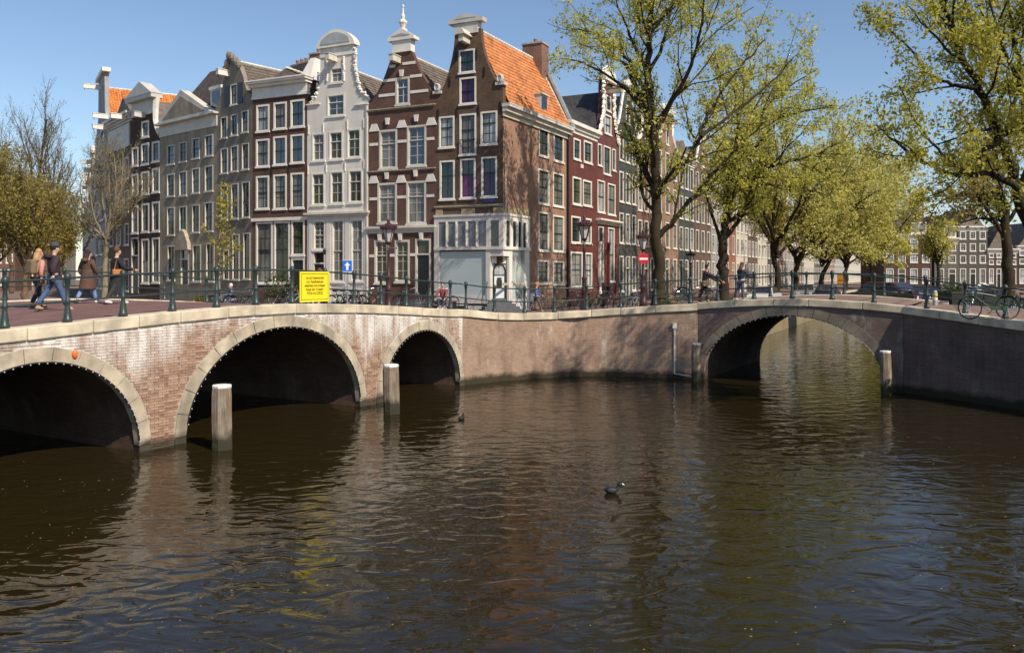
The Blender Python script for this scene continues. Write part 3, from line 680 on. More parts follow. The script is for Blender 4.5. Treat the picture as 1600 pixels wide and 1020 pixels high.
wb = window(H1, h1w['b2'], 2, 3, gm=G_CURT, split=.62)
r = h1w['b2']; gb = MB()
for k in range(9): xx = r[0]+.1+(r[1]-r[0]-.2)*k/8; gb.box(xx-.012, xx+.012, -.10, -.08, r[2]+.05, r[2]+.95)
gb.box(r[0], r[1], -.11, -.07, r[2]+.93, r[2]+.98); gb.build('balcony_grille', BLACK, H1)
window(H1, h1w['c1'], 2, 2, gm=G_DARK, split=.62); window(H1, h1w['c2'], 2, 2, gm=G_MAG, upper_gm=G_DARK, split=.62); window(H1, h1w['c3'], 2, 2, gm=G_PURP, upper_gm=G_DARK, split=.62)
# pediment, scrolls, hoist
pa, pb, pc, pd_, pe = F1.p(702, 39), F1.p(726, 22), F1.p(755, 33), F1.p(751, 44), F1.p(711, 49)
ped = MB().prism([(pa[0], pa[1]-.05), (pc[0], pa[1]-.05), (pc[0]+.05, pa[1]+.18), (pb[0], pb[1]), (pa[0]-.05, pa[1]+.18)], -.18, .45)
ped.prism([(pa[0]+.4, pa[1]-.75), (pc[0]-.35, pa[1]-.75), (pc[0]-.35, pa[1]-.06), (pa[0]+.4, pa[1]-.06)], -.09, .44); ped.build('pediment', GREYW, H1)
MB().prism([(pa[0]+.45, pa[1]+.2), (pc[0]-.45, pa[1]+.2), (pb[0], pb[1]-.28)], -.2, -.17).build('pediment_field', plain('pediment_field_paint', (.36,.37,.38), .6), H1)
for xx, zz in ((F1.u(684), F1.z(684, 146)), (F1.u(782), F1.z(782, 132))):
    t = MB().box(xx-.32, xx+.32, -.12, .4, zz-.05, zz+.14)
    t.tube([(xx+.17*math.cos(a), -.1, zz+.36+.2*math.sin(a)) for a in np.linspace(-1.2, 4.4, 12)], [.12-.006*k for k in range(12)], 6); t.ball((xx, 0, zz+.36), .17); t.build('scroll_stone', GREYW, H1)
crane(H1, F1.u(731), F1.z(731, 65), CREAM, True)
anchors(H1, [F1.p(x, y) for x, y in ((685,178),(714,176),(748,172),(782,166),(703,128),(757,112),(712,90),(745,85))])
cornice(H1, .0, W1, F1.z(735, 324), F1.z(735, 320.5), .08, STONE, 'string_course', 2)
for a, b in ((681, 692), (721, 742), (771, 786)): MB().box(F1.u(a), F1.u(b), -.04, .02, F1.z(735, 337), F1.z(735, 325.5)).build('stone_block', plain('ochre_stone', (.36,.27,.15), .85, .3, 4), H1)
# shopfront on the front: panelled upper band, big window, posts
sb = MB(); z0, z1 = F1.z(735, 389), F1.z(735, 337)
sb.box(-.03, W1+.10, -.16, .0, z1-.05, z1+.10); sb.box(-.03, W1+.06, -.10, 0, z1-.36, z1-.05); sb.box(-.03, W1+.10, -.16, 0, z0-.06, z0+.14)
xs5 = [(686,697),(701,712),(716,728),(732,744),(748,760.5),(767.5,780.5)]
edges = [-.03]+[v for a, b in xs5 for v in (F1.u(a), F1.u(b))]+[W1+.06]
for k in range(0, len(edges), 2): sb.box(edges[k], edges[k+1], -.10, 0, z0+.14, z1-.36)
for k in range(1, 5): xx = (F1.u(xs5[k-1][1])+F1.u(xs5[k][0]))/2; sb.lathe([(.07,0),(.07,.15),(.04,.3),(.07,.7),(.05,1.3),(.075,1.5),(.075,z1-z0-.5)], (xx, -.13, z0+.14), 8)
zf = F1.z(735, 463)
sb.box(-.03, F1.u(687), -.09, .1, 0.35, z0-.06); sb.box(F1.u(760), F1.u(763)+.15, -.09, .25, .1, z0-.06); sb.box(F1.u(687), F1.u(760), -.07, .1, zf-.45, zf); sb.box(F1.u(687), F1.u(760), -.06, .05, zf-.05, zf+.06)
sb.box(F1.u(763), W1+.03, -.05, .0, 3.5, z0-.06)
shop = sb.build('shopfront', GREYW, H1)
for k, (a, b) in enumerate(xs5):
    MB().box(F1.u(a), F1.u(b), -.04, -.02, z0+.14, z1-.36).build('leaded_pane', G_LEAD if k < 5 else G_DARK, shop)
    if k < 5:
        g = MB(); A, B = F1.u(a), F1.u(b)
        for i in range(1, 5): g.box(A+(B-A)*i/5-.006, A+(B-A)*i/5+.006, -.048, -.038, z0+.14, z1-.36)
        for i in range(1, 13): zz = z0+.14+(z1-z0-.5)*i/13; g.box(A, B, -.048, -.038, zz-.006, zz+.006)
        g.build('lead_strip', plain('lead_came', (.12,.12,.13), .6), shop)
MB().box(shopw[0], shopw[1], .05, .08, shopw[2], shopw[3]).build('shop_pane', plain('shop_glass', (.36,.42,.43), .08, .06, .5), shop)
MB().box(0.2, F1.u(757), -.03, .1, .0, .36).build('plinth', GREYW, H1)
bwn = MB(); bwn.box(F1.u(698), F1.u(730), -.06, .0, .02, .42); bwn.build('basement_window', WHITE, H1)
MB().box(F1.u(698)+.08, F1.u(730)-.08, -.075, -.06, .08, .36).build('basement_pane', G_DARK, H1)
# diagonal entrance
p0 = Vector((F1.u(763), .05, 0)); p1 = Vector((W1, 0, 0))+sd*usd; p1 = Vector((p1.x, p1.y, 0))
dl = (p1-p0).length; da = math.atan2(p1.y-p0.y, p1.x-p0.x)
ent = empty('entrance', tuple(p0), da, parent=H1)
e = MB().box(0, dl*.2, 0, .12, .1, 3.9); e.box(dl*.8, dl, 0, .12, .1, 3.9); e.box(dl*.2, dl*.8, 0, .12, 3.05, 3.9); e.build('door_surround', WHITE, ent)
e = MB(); a0, a1 = dl*.22, dl*.78; e.box(a0, a1, .03, .10, .85, 2.95); e.build('door_leaf', plain('pale_door_paint', (.62,.64,.64), .4), ent)
e = MB(); e.tube([(a0, 0.0, .85), (a0, 0, 2.6), (a0+.12, 0, 2.9), ((a0+a1)/2, 0, 3.02), (a1-.12, 0, 2.9), (a1, 0, 2.6), (a1, 0, .85)], .05, 6)
e.box((a0+a1)/2-.17, (a0+a1)/2+.17, -.01, .04, 1.55, 2.0); e.box((a0+a1)/2-.14, (a0+a1)/2+.14, -.02, .03, 2.03, 2.15); e.box(a0, a1, .0, .05, 2.28, 2.34); e.build('door_frame_and_crest', plain('dark_brown_paint', (.03,.018,.014), .4), ent)
e = MB()
for i in range(3):
    for j in range(2): e.box(a0+.07+(a1-a0-.1)*i/3, a0+.03+(a1-a0-.1)*(i+1)/3, .01, .03, 2.38+.28*j, 2.62+.28*j)
e.build('fanlight', G_PALE, ent)
MB().box(-.2, dl+.2, .3, .5, 0, 3.9).build('porch_back', WHITE, ent)
st = MB()
for k in range(5): st.box(dl*.5-.75-.19*k, dl*.5+.75+.19*k, -.28-.27*k, .1, .68-.17*k-.17, .68-.17*k)
st.box(0, dl, 0, .25, .0, .84)
so = st.build('stoop_step', plain('blue_stone_steps', (.10,.10,.105), .8, .25), ent)
for s_ in (0, 1):
    g = MB(); x_ = .0 if s_ == 0 else dl; sg = -1 if s_ == 0 else 1
    pts = [(x_+.1*sg, -.05, 1.9), (x_+.25*sg, -.5, 1.6), (x_+.6*sg, -1.0, 1.15), (x_+.75*sg, -1.3, .8), (x_+.75*sg, -1.35, 0)]
    g.tube(pts, .022, 6)
    for t in pts[1:3]: g.tube([t, (t[0], t[1], .1)], .014, 5)
    g.build('stair_rail', DARKIRON, ent)
# shopfront side
ss = MB(); zz0, zz1 = z0, z1; ue = S1.u(826)
ss.box(-.06, ue, -.16, 0, zz1-.05, zz1+.1); ss.box(-.03, ue, -.10, 0, zz1-.36, zz1-.05); ss.box(-.06, ue, -.16, 0, zz0-.06, zz0+.14)
sxs = [(789,795),(799.5,805),(808,813),(815.5,820.5)]
ed = [-.03]+[v for a, b in sxs for v in (S1.u(a), S1.u(b))]+[ue]
for k in range(0, len(ed), 2): ss.box(ed[k], ed[k+1], -.10, 0, zz0+.14, zz1-.36)
ss.box(S1.u(794.5), S1.u(799.5), -.06, .1, .3, zz0-.06); ss.box(S1.u(819), ue, -.06, .02, .0, zz0-.06); ss.box(S1.u(799), S1.u(819), -.06, .02, 0, .75)
ss.box(-.03, usd, -.05, .0, 3.5, zz0-.06)
sso = ss.build('shopfront', WHITE, side)
for a, b in sxs: MB().box(S1.u(a), S1.u(b), -.04, -.02, zz0+.14, zz1-.36).build('leaded_pane', G_DARK, sso)
MB().box(S1.u(799.5), S1.u(819), -.03, -.01, .75, zz0-.06).build('shop_pane', glass('side_shop_glass', (.36,.40,.38), 1.5, .08), sso)
MB().box(-.0, ue, -.04, 0, zz1+.1, zz1+.55).build('stone_block', plain('ochre_stone', (.36,.27,.15)), side)
MB().tube([(.15, -.12, zz1-.6), (.15, -.12, zz1+3.2)], .03, 6).build('drain_pipe', CREAM, side)
MB().box(S1.u(828), S1.u(835), -.05, .0, .5, 1.1).build('notice_board', WHITE, side)
MB().box(SD-.25, SD-.1, -.16, -.02, 0, zeave).build('drain_pipe', DARKIRON, side)
MB().box(W1*.72, W1*.9, -.04, -.01, F1.z(768, 316), F1.z(768, 311)).build('street_name_plate', plain('enamel_blue', (.02,.03,.16), .3), H1)
cg = MB(); cg.box(-.15, SD+.1, -.55, .0, zeave+.02, zeave+.22); cg.box(-.1, SD+.1, -.35, 0, zeave-.25, zeave+.02); cg.box(-.05, SD+.05, -.12, 0, zeave-.55, zeave-.25); cg.box(-.15, SD+.1, -.57, -.5, zeave+.18, zeave+.26); cg.build('eaves_cornice', CREAM, side)
# roof in the skewed local frame
zr = 20.06-GZ; ze = zeave+.2
def sk(x, y, z): return (x+sd.x*y, sd.y*y, z)
mb = MB(); DEP = SD
mb.hexa([sk(0,.4,ze), sk(W1+.1,.4,ze), sk(W1+.1,DEP,ze), sk(0,DEP,ze), sk(W1/2-.01,.4,zr), sk(W1/2,.4,zr), sk(W1/2,DEP,zr), sk(W1/2-.01,DEP,zr)])
rf = mb.build('roof', T_ORANGE, H1)
t = MB(); tile_sheet(t, sk(W1+.28,.38,ze-.08), sk(W1+.28,DEP,ze-.08), sk(W1/2,DEP,zr), sk(W1/2,.38,zr), .24, .31); t.build('roof_tiles', T_ORANGE, rf)['kind'] = 'stuff'
r_ = MB()
for k in range(26): a = Vector(sk(W1/2,.4+(DEP-.4)*k/26,zr+.06)); b = Vector(sk(W1/2,.4+(DEP-.4)*(k+.97)/26,zr+.09)); r_.tube([a, b], [.11, .14], 6)
r_.tube([sk(W1/2, DEP, zr+.05), sk(W1+.3, DEP, ze)], .13, 6)
r_.build('ridge_tiles', CREAM, rf)['kind'] = 'stuff'
MB().tube([sk(W1/2+.9, DEP+.1, zr-1.0), sk(W1+.45, DEP+.1, ze-.1)], .22, 8).build('flue_pipe', LEAD, rf)
c0 = Vector(sk(W1/2-.75, DEP-.9, 0)); chimney(rf, c0.x, c0.x+1.55, c0.y, c0.y+1.3, zr-2.5, zr+1.25, brick('chimney_brick', (.22,.12,.09), (.28,.15,.11), (.2,.15,.12)), 1)
dmx = Vector(sk(W1-.65, DEP*.62, 0)); dd = MB(); dd.box(dmx.x-.8, dmx.x+.55, dmx.y-.6, dmx.y+.6, ze+.35, ze+1.75); dd.box(dmx.x-.85, dmx.x+.7, dmx.y-.68, dmx.y+.68, ze+1.75, ze+1.85); dm = dd.build('dormer', GREYW, rf)
for k in (0, 1): MB().box(dmx.x+.55, dmx.x+.57, dmx.y-.5+.52*k, dmx.y-.02+.52*k, ze+.5, ze+1.65).build('pane', G_DARK, dm)
# ---- H2 banded brick house --------------------------------------------------
F2 = front_frame(575.5); W2 = F2.u(680); 
sil = [(0, 0), (W2, 0), (W2, F2.z(680, 152))]+[F2.p(x, y) for x, y in ((671,136),(664,124),(656,111),(649,95),(643,80),(614,84),(611,91),(603,114),(596,132),(589,146))]+[(0, F2.z(576, 160))]
w2 = [F2.rect(*p) for p in ((618,121,640,164),(592.5,203,620.6,264),(636,196,666,260),(590,286,620,349),(635,283,665.6,350),(585,375,607,443),(617,375,640,441))]
d2 = F2.rect(649, 373, 673, 462)
H2 = house_base('banded_brick_house', 'red brown brick house with white stripes and a finial-topped gable', F2, W2, 11, sil, [rectpoly(r) for r in w2]+[rectpoly(d2)], B_BAND, F2.z(680, 160))
for k, r in enumerate(w2): window(H2, r, 2, 4 if k else 3, fm=CREAM, sm=CREAM, gm=[G_BLUE,G_BLUE,G_BLUE,G_CURT,G_CURT,G_GREEN,G_GREEN][k], split=.66, fw=.13)
door(H2, d2, BLACK, .24, CREAM, G_GREEN)
roof_gable(H2, W2, 11, F2.z(680, 160), F2.z(630, 78)-.2, T_GREY, tiled=T_GREY)
for (a, b, y) in ((609,618,104),(629,649,99),(599,617,126),(641,659,119),(592,617,149),(641,669,143)):
    MB().box(F2.u(a), F2.u(b), -.03, .01, F2.z((a+b)/2, y+2.2), F2.z((a+b)/2, y-2.2)).build('stone_band', WHITE, H2)
for (a, b, y) in ((577,591,226),(621,636,221),(666,679,217),(577,590,311),(620,635,308),(666,679,306),(577,585,400),(607,617,399),(640,649,398)):
    MB().box(F2.u(a)+.02, F2.u(b)-.02, -.03, .01, F2.z((a+b)/2, y+2.2), F2.z((a+b)/2, y-2.2)).build('stone_band', WHITE, H2)
for (x, y) in ((585,200),(628,194),(674,190),(584,281),(627,280),(673,278)):
    u_, z_ = F2.p(x, y); MB().prism([(u_-.42,z_-.25),(u_+.42,z_-.25),(u_+.2,z_+.25),(u_-.2,z_+.25)], -.05, .01).build('keystone_block', WHITE, H2)
for (x, y) in ((606,190),(651,185),(605,275),(650,271),(628,115),(594,371),(626,370),(659,369)):
    u_, z_ = F2.p(x, y); MB().prism([(u_-.1,z_-.22),(u_+.1,z_-.22),(u_+.16,z_+.22),(u_-.16,z_+.22)], -.12, .01).build('corbel', WHITE, H2)
cornice(H2, 0.02, W2-.02, F2.z(628, 170.5), F2.z(628, 167.5), .10, STONE, 'string_course', 2)
cornice(H2, 0.02, W2-.02, F2.z(628, 267.5), F2.z(628, 265), .09, STONE, 'string_course', 2)
cornice(H2, 0.02, W2-.02, F2.z(628, 364), F2.z(628, 353), .22, CREAM)
u0, u1 = F2.u(614), F2.u(643); zb, zt = F2.z(628, 82), F2.z(628, 64)
pm = MB().box(u0, u1, -.12, .42, zb, zt); pm.box(u0-.3, u1+.3, -.22, .5, zt, zt+.2); pm.prism([(u0-.3, zt+.2), (u1+.3, zt+.2), ((u0+u1)/2, F2.z(628, 45))], -.2, .48)
um = (u0+u1)/2; pm.lathe([(.28,0),(.3,.3),(.12,.4),(.2,.6),(.3,.75),(.28,.85),(.1,1.0),(.14,1.2),(.07,1.35),(.05,1.75),(.09,1.8),(.09,1.9),(.02,1.97)], (um, .1, F2.z(628, 45)-.35), 8); pm.build('gable_crown', WHITE, H2)
MB().prism([(u0-.0, zt+.28), (u1+.0, zt+.28), (um, F2.z(628, 45)-.35)], -.23, -.2).build('pediment_field', plain('pediment_field_paint', (.4,.41,.42)), H2)
crane(H2, F2.u(623), F2.z(623, 95), CREAM)
chimney(H2, W2-.35, W2+.5, 5, 6.2, 10, F2.z(665, 88)+1.6, brick('chimney_brick', (.22,.12,.09), (.28,.15,.11), (.2,.15,.12)), 3)
# stoop with iron rail
sp_ = MB(); 
for k in range(4): sp_.box(d2[0]-.3, d2[1]+.3, -.3-.28*k, 0, .0, .68-.17*k)
sp_.build('stoop_step', MATS['blue_stone_steps'], H2)
for s_ in (d2[0]-.3, d2[1]+.3): MB().tube([(s_,-.05,1.6),(s_,-.5,1.6),(s_,-1.2,1.0),(s_,-1.2,0)], .03, 6).build('stair_rail', DARKIRON, H2)
# ---- H3 white plastered house ------------------------------------------------
F3 = front_frame(480); W3 = F3.u(575.5)
sil = [(0, 0), (W3, 0), (W3, F3.z(575, 157))]+[F3.p(x, y) for x, y in ((568,149),(562,141),(557,130),(554,116),(553,98),(553,72),(501,79),(500.5,100),(500,120),(498,136),(494,148),(488,157))]+[(0, F3.z(480, 168))]
w3 = [F3.rect(*p) for p in ((516,105,536,130),(511,147,539,182),(487.5,208,508,252),(514,205,536,250),(542,201,564,247),(486.5,270,507.5,321),(515.5,267,537,319),(544,265,566.5,317),(518,343,538,441),(547.5,342,568,440),(489,344,508.5,391))]
d3 = F3.rect(488.5, 392, 508.5, 468)
H3 = house_base('white_plaster_house', 'narrow white plastered house with an arched neck gable and ornaments', F3, W3, 11, sil, [rectpoly(r) for r in w3]+[rectpoly(d3)], B_WHITE, F3.z(575, 165))
for k, r in enumerate(w3): window(H3, r, 2, 3 if k < 8 else 6, fm=WHITE, sm=CREAM, gm=[G_DARK,G_BLUE,G_CURT,G_GREEN,G_GREEN,G_GREEN,G_GREEN,G_GREEN,G_CURT,G_CURT,G_CURT][k], split=.66 if k < 8 else .5, fw=.12, simple=False)
door(H3, d3, BLACK, .22, B_WHITE)
roof_gable(H3, W3, 11, F3.z(575, 165), F3.z(560, 92)-.3, T_GREY, tiled=T_GREY)
zc_ = F3.z(527, 72); ua, ub = F3.u(497), F3.u(556); n_ = 14
arc = [(ua+(ub-ua)*k/n_, zc_+.15+.95*math.sin(math.pi*k/n_)**.75) for k in range(n_+1)]
MB().prism([(ua, zc_-.08), (ub, zc_-.08)]+arc[::-1], -.22, .45).build('arched_pediment', WHITE, H3)
MB().prism([(ua+.35, zc_+.12), (ub-.35, zc_+.12)]+[(a, b-.22) for a, b in arc[2:-2]][::-1], -.25, -.21).build('pediment_field', plain('pediment_field_paint', (.4,.41,.42)), H3)
MB().box(F3.u(501), F3.u(553), -.06, 0, zc_-.7, zc_-.09).build('frieze', WHITE, H3)
crane(H3, F3.u(524), F3.z(524, 93), CREAM)
rg = random.Random(8); om = MB()
for k in range(26):
    t = k/25; x = np.interp(t, [0,.35,.6,.8,1], [554.5,555,558,564,573]); y = np.interp(t, [0,.35,.6,.8,1], [78,108,126,142,150]); u_, z_ = F3.p(x, y); om.ball((u_+rg.uniform(-.05,.08), -.02, z_+rg.uniform(-.08,.08)), .10+rg.random()*.09, .12, .11, 6, 4)
for k in range(16):
    t = k/15; x = np.interp(t, [0,.5,1], [499,496,484]); y = np.interp(t, [0,.5,1], [112,146,163]); u_, z_ = F3.p(x, y); om.ball((u_+rg.uniform(-.08,.05), -.02, z_+rg.uniform(-.08,.08)), .09+rg.random()*.08, .12, .1, 6, 4)
for k in range(14):
    for x in (511.5, 537.5): u_, z_ = F3.p(x, 90+k*2.8); om.ball((u_+rg.uniform(-.04,.04), -.04, z_), .07+rg.random()*.04, .07, .09, 6, 4)
om.build('gable_ornament', WHITE, H3)['kind'] = 'stuff'
for x in (480.5, 556): cornice(H3, F3.u(x), F3.u(x+19), F3.z(x+9, 166), F3.z(x+9, 163), .10, WHITE, 'shoulder_moulding', 2)
cornice(H3, 0.02, W3-.02, F3.z(527, 341), F3.z(527, 331.5), .26, CREAM)
anchors(H3, [F3.p(x, y) for x, y in ((482.5,203),(505.5,200),(543,195),(568.5,193),(481.5,266),(510,262),(539.5,260),(569,257))], WHITE)
MB().box(W3-.14, W3-.02, -.1, 0, .5, F3.z(575, 160)).build('drain_pipe', CREAM, H3)
MB().lathe([(.02,0),(.1,.05),(.13,.3),(.02,.45)], (F3.u(510.5), -.25, F3.z(510, 398)), 6).build('wall_lantern', DARKIRON, H3)
for a, b in ((482,489),(509,518),(538,547.5),(568,574)): MB().box(F3.u(a)+.06, F3.u(b)-.06, -.05, .0, .4, F3.z(527, 341.5)).build('pilaster', B_WHITE, H3)
# ---- H4 brown house with flat cornice ---------------------------------------
F4 = front_frame(394.5); W4 = F4.u(480)
sil = [(0, 0), (W4, 0), (W4, F4.z(480, 119)), (0, F4.z(395, 131))]
w4 = [F4.rect(*p) for p in ((400.6,164,421,206),(427.5,160,448,202),(454,156,476,199),(400,217.5,421,261),(427,213,448,258),(454,210,475,255),(400,275,420.6,327),(427,272.5,448,327),(454,270,475,325.6))]
g4 = [F4.rect(*p) for p in ((400,347,426,443),(428,346,453,443),(455,344,476,399))]; d4 = F4.rect(455, 401, 476, 464)
H4 = house_base('flat_cornice_house', 'dark brown brick house under a broad white flat cornice', F4, W4, 11, sil, [rectpoly(r) for r in w4+g4]+[rectpoly(d4)], B_BROWN, F4.z(440, 130))
for k, r in enumerate(w4): window(H4, r, 2, 2 if k < 6 else 3, gm=[G_PALE,G_BLUE,G_BLUE,G_CURT,G_BLUE,G_BLUE,G_CURT,G_CURT,G_CURT][k], split=.5, fw=.13)
for k, r in enumerate(g4): window(H4, r, 2, 4, gm=[G_GREEN,G_DARK,G_GREEN][k], split=.55, fw=.13)
door(H4, d4, BLACK, .02)
zc0, zc1 = F4.z(437, 152), F4.z(437, 124)
mb = MB().box(-.03, W4+.03, -.10, .3, zc0, zc0+.18); mb.box(0, W4, -.05, .3, zc0+.18, zc1-.45); mb.box(-.1, W4+.1, -.3, .4, zc1-.45, zc1-.25); mb.box(-.2, W4+.2, -.5, .45, zc1-.25, zc1-.1); mb.box(-.25, W4+.25, -.58, .45, zc1-.1, zc1); mb.build('cornice', WHITE, H4)
MB().box(-.02, W4+.02, -.14, 0, F4.z(437, 345), F4.z(437, 340)).build('beam', WHITE, H4)
roof_gable(H4, W4, 11, F4.z(440, 130), F4.z(440, 104), T_GREY, y0=.6, tiled=T_GREY)
chimney(H4, 2.6, 3.5, 3.2, 4.2, 10, F4.z(440, 130)+2.9, brick('chimney_brick2', (.25,.16,.12), (.3,.2,.15), (.2,.15,.12)), 1)
MB().hexa([(3.0,1.2,zc1-.1),(4.2,1.2,zc1-.1),(4.2,3,zc1-.1),(3.0,3,zc1-.1),(3.5,2.2,zc1+1.9),(3.9,2.2,zc1+1.9),(3.9,3,zc1+1.9),(3.5,3,zc1+1.9)]).build('roof_flue', WHITE, H4)
anchors(H4, [F4.p(x, y) for x, y in ((424.5,268),(451,264))])
# ---- second stretch of the row turns away ------------------------------------
P4 = F4.O.copy(); AG = R(-39.5); dG = Vector((math.cos(AG), math.sin(AG), 0)); Fg = Frame((P4.x, P4.y, GZ), AG)
def g_frame(xpx): o = P4+dG*Fg.u(xpx); return Frame((o.x, o.y, GZ), AG)
F5 = g_frame(339.5); W5 = F5.u(394.5)
sil = [(0, 0), (W5, 0), (W5, F5.z(394, 148))]+[F5.p(x, y) for x, y in ((387,145),(383,134),(379.5,119),(374,104),(367,95),(361,88),(356,100),(352,115),(348,133),(345,149),(340,160))]+[(0, F5.z(340, 165))]
w5 = [F5.rect(*p) for p in ((360,132,371,164),(345,183,355,216),(361,179,371.5,212),(377.5,173,388,207),(345,232,356,271),(360.6,228,372,268),(378,224,389,265),(345,290,356,344),(361,287,372.5,342),(378,284,390,340),(349,390,357.5,437),(363,366,374,437),(380,364,391,436))]
H5 = house_base('grey_gable_house', 'slim grey stone house with dark shuttered attic window and bell gable', F5, W5, 11, sil, [rectpoly(r) for r in w5], B_GREY, F5.z(367, 158))
for k, r in enumerate(w5): window(H5, r, 2, 2, fm=CREAM if k else WHITE, gm=[G_DARK,G_BLUE,G_BLUE,G_BLUE,G_CURT,G_CURT,G_CURT,G_GREEN,G_DARK,G_DARK,G_DARK,G_DARK,G_DARK][k], fw=.075, split=.45 if k > 6 else .5)
r = w5[0]
for a, b in ((r[0]-.75, r[0]-.06), (r[1]+.06, r[1]+.7)): MB().box(a, b, -.06, 0, r[2], r[3]).build('shutter', BLACK, H5)
roof_gable(H5, W5, 11, F5.z(367, 158), F5.z(366, 97), T_GREY, tiled=T_GREY)
crane(H5, F5.u(357), F5.z(357, 116), WHITE)
for x, y in ((359,88),(363,90),(368,95),(373,101),(356,100),(353,110)): u_, z_ = F5.p(x, y); MB().ball((u_, -.05, z_), .3, .25, .35, 7, 5).build('gable_ornament', B_GREY, H5)
chimney(H5, 2.4, 4.6, 5, 5.8, 12, F5.z(366, 97)+.7, B_GREY, 4)
F6 = g_frame(250); W6 = F6.u(339.5)
sil = [(0, 0), (W6, 0), (W6, F6.z(339, 178)), (0, F6.z(251, 203))]
w6 = [F6.rect(*p) for p in ((261,227,273,257),(280,222,292,253),(300,216,312,248),(320,211,333,244),(261,272,273,307),(280,268,292,306),(300,263,312,302),(320,259,333,299),(261,324,273,367.5),(280,322.5,292,367),(300,320,312,363.5),(320,316,333,361.5),(262,384,273.5,438),(301,382.5,314,440),(322,380,335,440))]; d6 = F6.rect(282, 384, 295, 458)
H6 = house_base('pediment_house', 'broad pale grey stone house with triangular pediment and four window bays', F6, W6, 12, sil, [rectpoly(r) for r in w6]+[rectpoly(d6)], B_SAND, F6.z(295, 195))
for k, r in enumerate(w6): window(H6, r, 2, 4, fm=CREAM, gm=G_BLUE if k < 4 else G_GREEN, fw=.08)
door(H6, d6, BLACK, .25, CREAM)
za, zb = F6.z(295, 206), F6.z(295, 186)
mb = MB().box(-.02, W6+.02, -.08, .3, za, za+.9); mb.box(-.1, W6+.1, -.35, .35, za+.9, zb-.1); mb.box(-.15, W6+.15, -.45, .35, zb-.1, zb+.05)
mb.prism([(0.1, zb+.05), (W6-.3, zb+.05), (W6*.45, zb+2.35)], -.35, .4); mb.build('pediment', CREAM, H6)
MB().prism([(1.0, zb+.22), (W6-1.2, zb+.22), (W6*.45, zb+1.85)], -.38, -.34).build('pediment_field', B_SAND, H6)
mb = MB(); mb.hexa([(0,.3,zb),(W6,.3,zb),(W6,12,zb),(0,12,zb),(2.6,3,zb+4.6),(W6-1.5,3,zb+4.6),(W6-1.5,11,zb+4.6),(2.6,11,zb+4.6)]); rf6 = mb.build('roof', tiles('dark_brown_tiles', (.075,.055,.048), (.11,.08,.066)), H6)
MB().box(W6-1.8, W6-.3, .5, 3, zb+.1, zb+2.0).box(W6-1.9, W6-.2, .4, 3, zb+2.0, zb+2.25).build('dormer', WHITE, rf6); MB().box(W6-1.6, W6-.5, .47, .5, zb+.5, zb+1.9).build('pane', G_BLUE, rf6)
u_, z_ = F6.p(288.5, 377); MB().prism([(u_-1.0,z_-.7),(u_-.85,z_),(u_-.4,z_+.7),(u_,z_+.95),(u_+.4,z_+.7),(u_+.85,z_),(u_+1.0,z_-.7)], -.3, 0).build('door_hood', STONE, H6)
MB().box(.0, W6, -.04, 0, 0, F6.z(295, 444)).build('plinth', GREYW if False else B_GREY, H6)
F7 = g_frame(204); W7 = F7.u(250)
sil = [(0, 0), (W7, 0), (W7, F7.z(250, 210))]+[F7.p(x, y) for x, y in ((246,207),(243,198),(241,185),(240.5,160),(208,170),(207,195),(206,212))]+[(0, F7.z(205, 220))]
w7 = [F7.rect(*p) for p in ((221,189,233,215),(237.5,221,249.5,253),(220.6,224,233,257.5),(206,230,216,260),(237.5,262.5,249.5,301),(220.6,268,233,304),(206,272,216,307.5),(237.5,315,249.5,362),(221,318,233,363),(205.5,321,216,365),(237.5,371,249.5,442),(221,373,233,443))]; d7 = F7.rect(205, 371, 217, 458)
H7 = house_base('dark_neck_gable_house', 'nearly black brick house with pale neck gable and white-framed windows', F7, W7, 11, sil, [rectpoly(r) for r in w7]+[rectpoly(d7)], B_DARK, F7.z(228, 215))
for k, r in enumerate(w7): window(H7, r, 2, 3, gm=G_CURT if k % 3 else G_DARK, fw=.16)
door(H7, d7, BLACK, .3, GREYW)
mb = MB(); ua, ub = F7.u(207), F7.u(241); zt = F7.z(224, 158)
mb.box(ua, ub, -.1, .4, F7.z(224, 181), zt); mb.box(ua-.35, ub+.45, -.5, .5, zt, zt+.35); mb.prism([(ua-.4, zt+.35), (ub+.5, zt+.35), ((ua+ub)/2+.4, zt+1.5)], -.55, .5)
mb.build('gable_crown', GREYW, H7)
sc = MB(); pts = [F7.p(x, y) for x, y in ((243,152),(241.5,170),(241.5,188),(245,202),(250,209))]
sc.tube([(u_, .1, z_) for u_, z_ in pts], [.28,.26,.24,.26,.3], 6); sc.build('scroll_stone', WHITE, H7)
crane(H7, F7.u(226), F7.z(226, 181), GREYW)
roof_gable(H7, W7, 10, F7.z(228, 214), F7.z(228, 160), T_GREY)
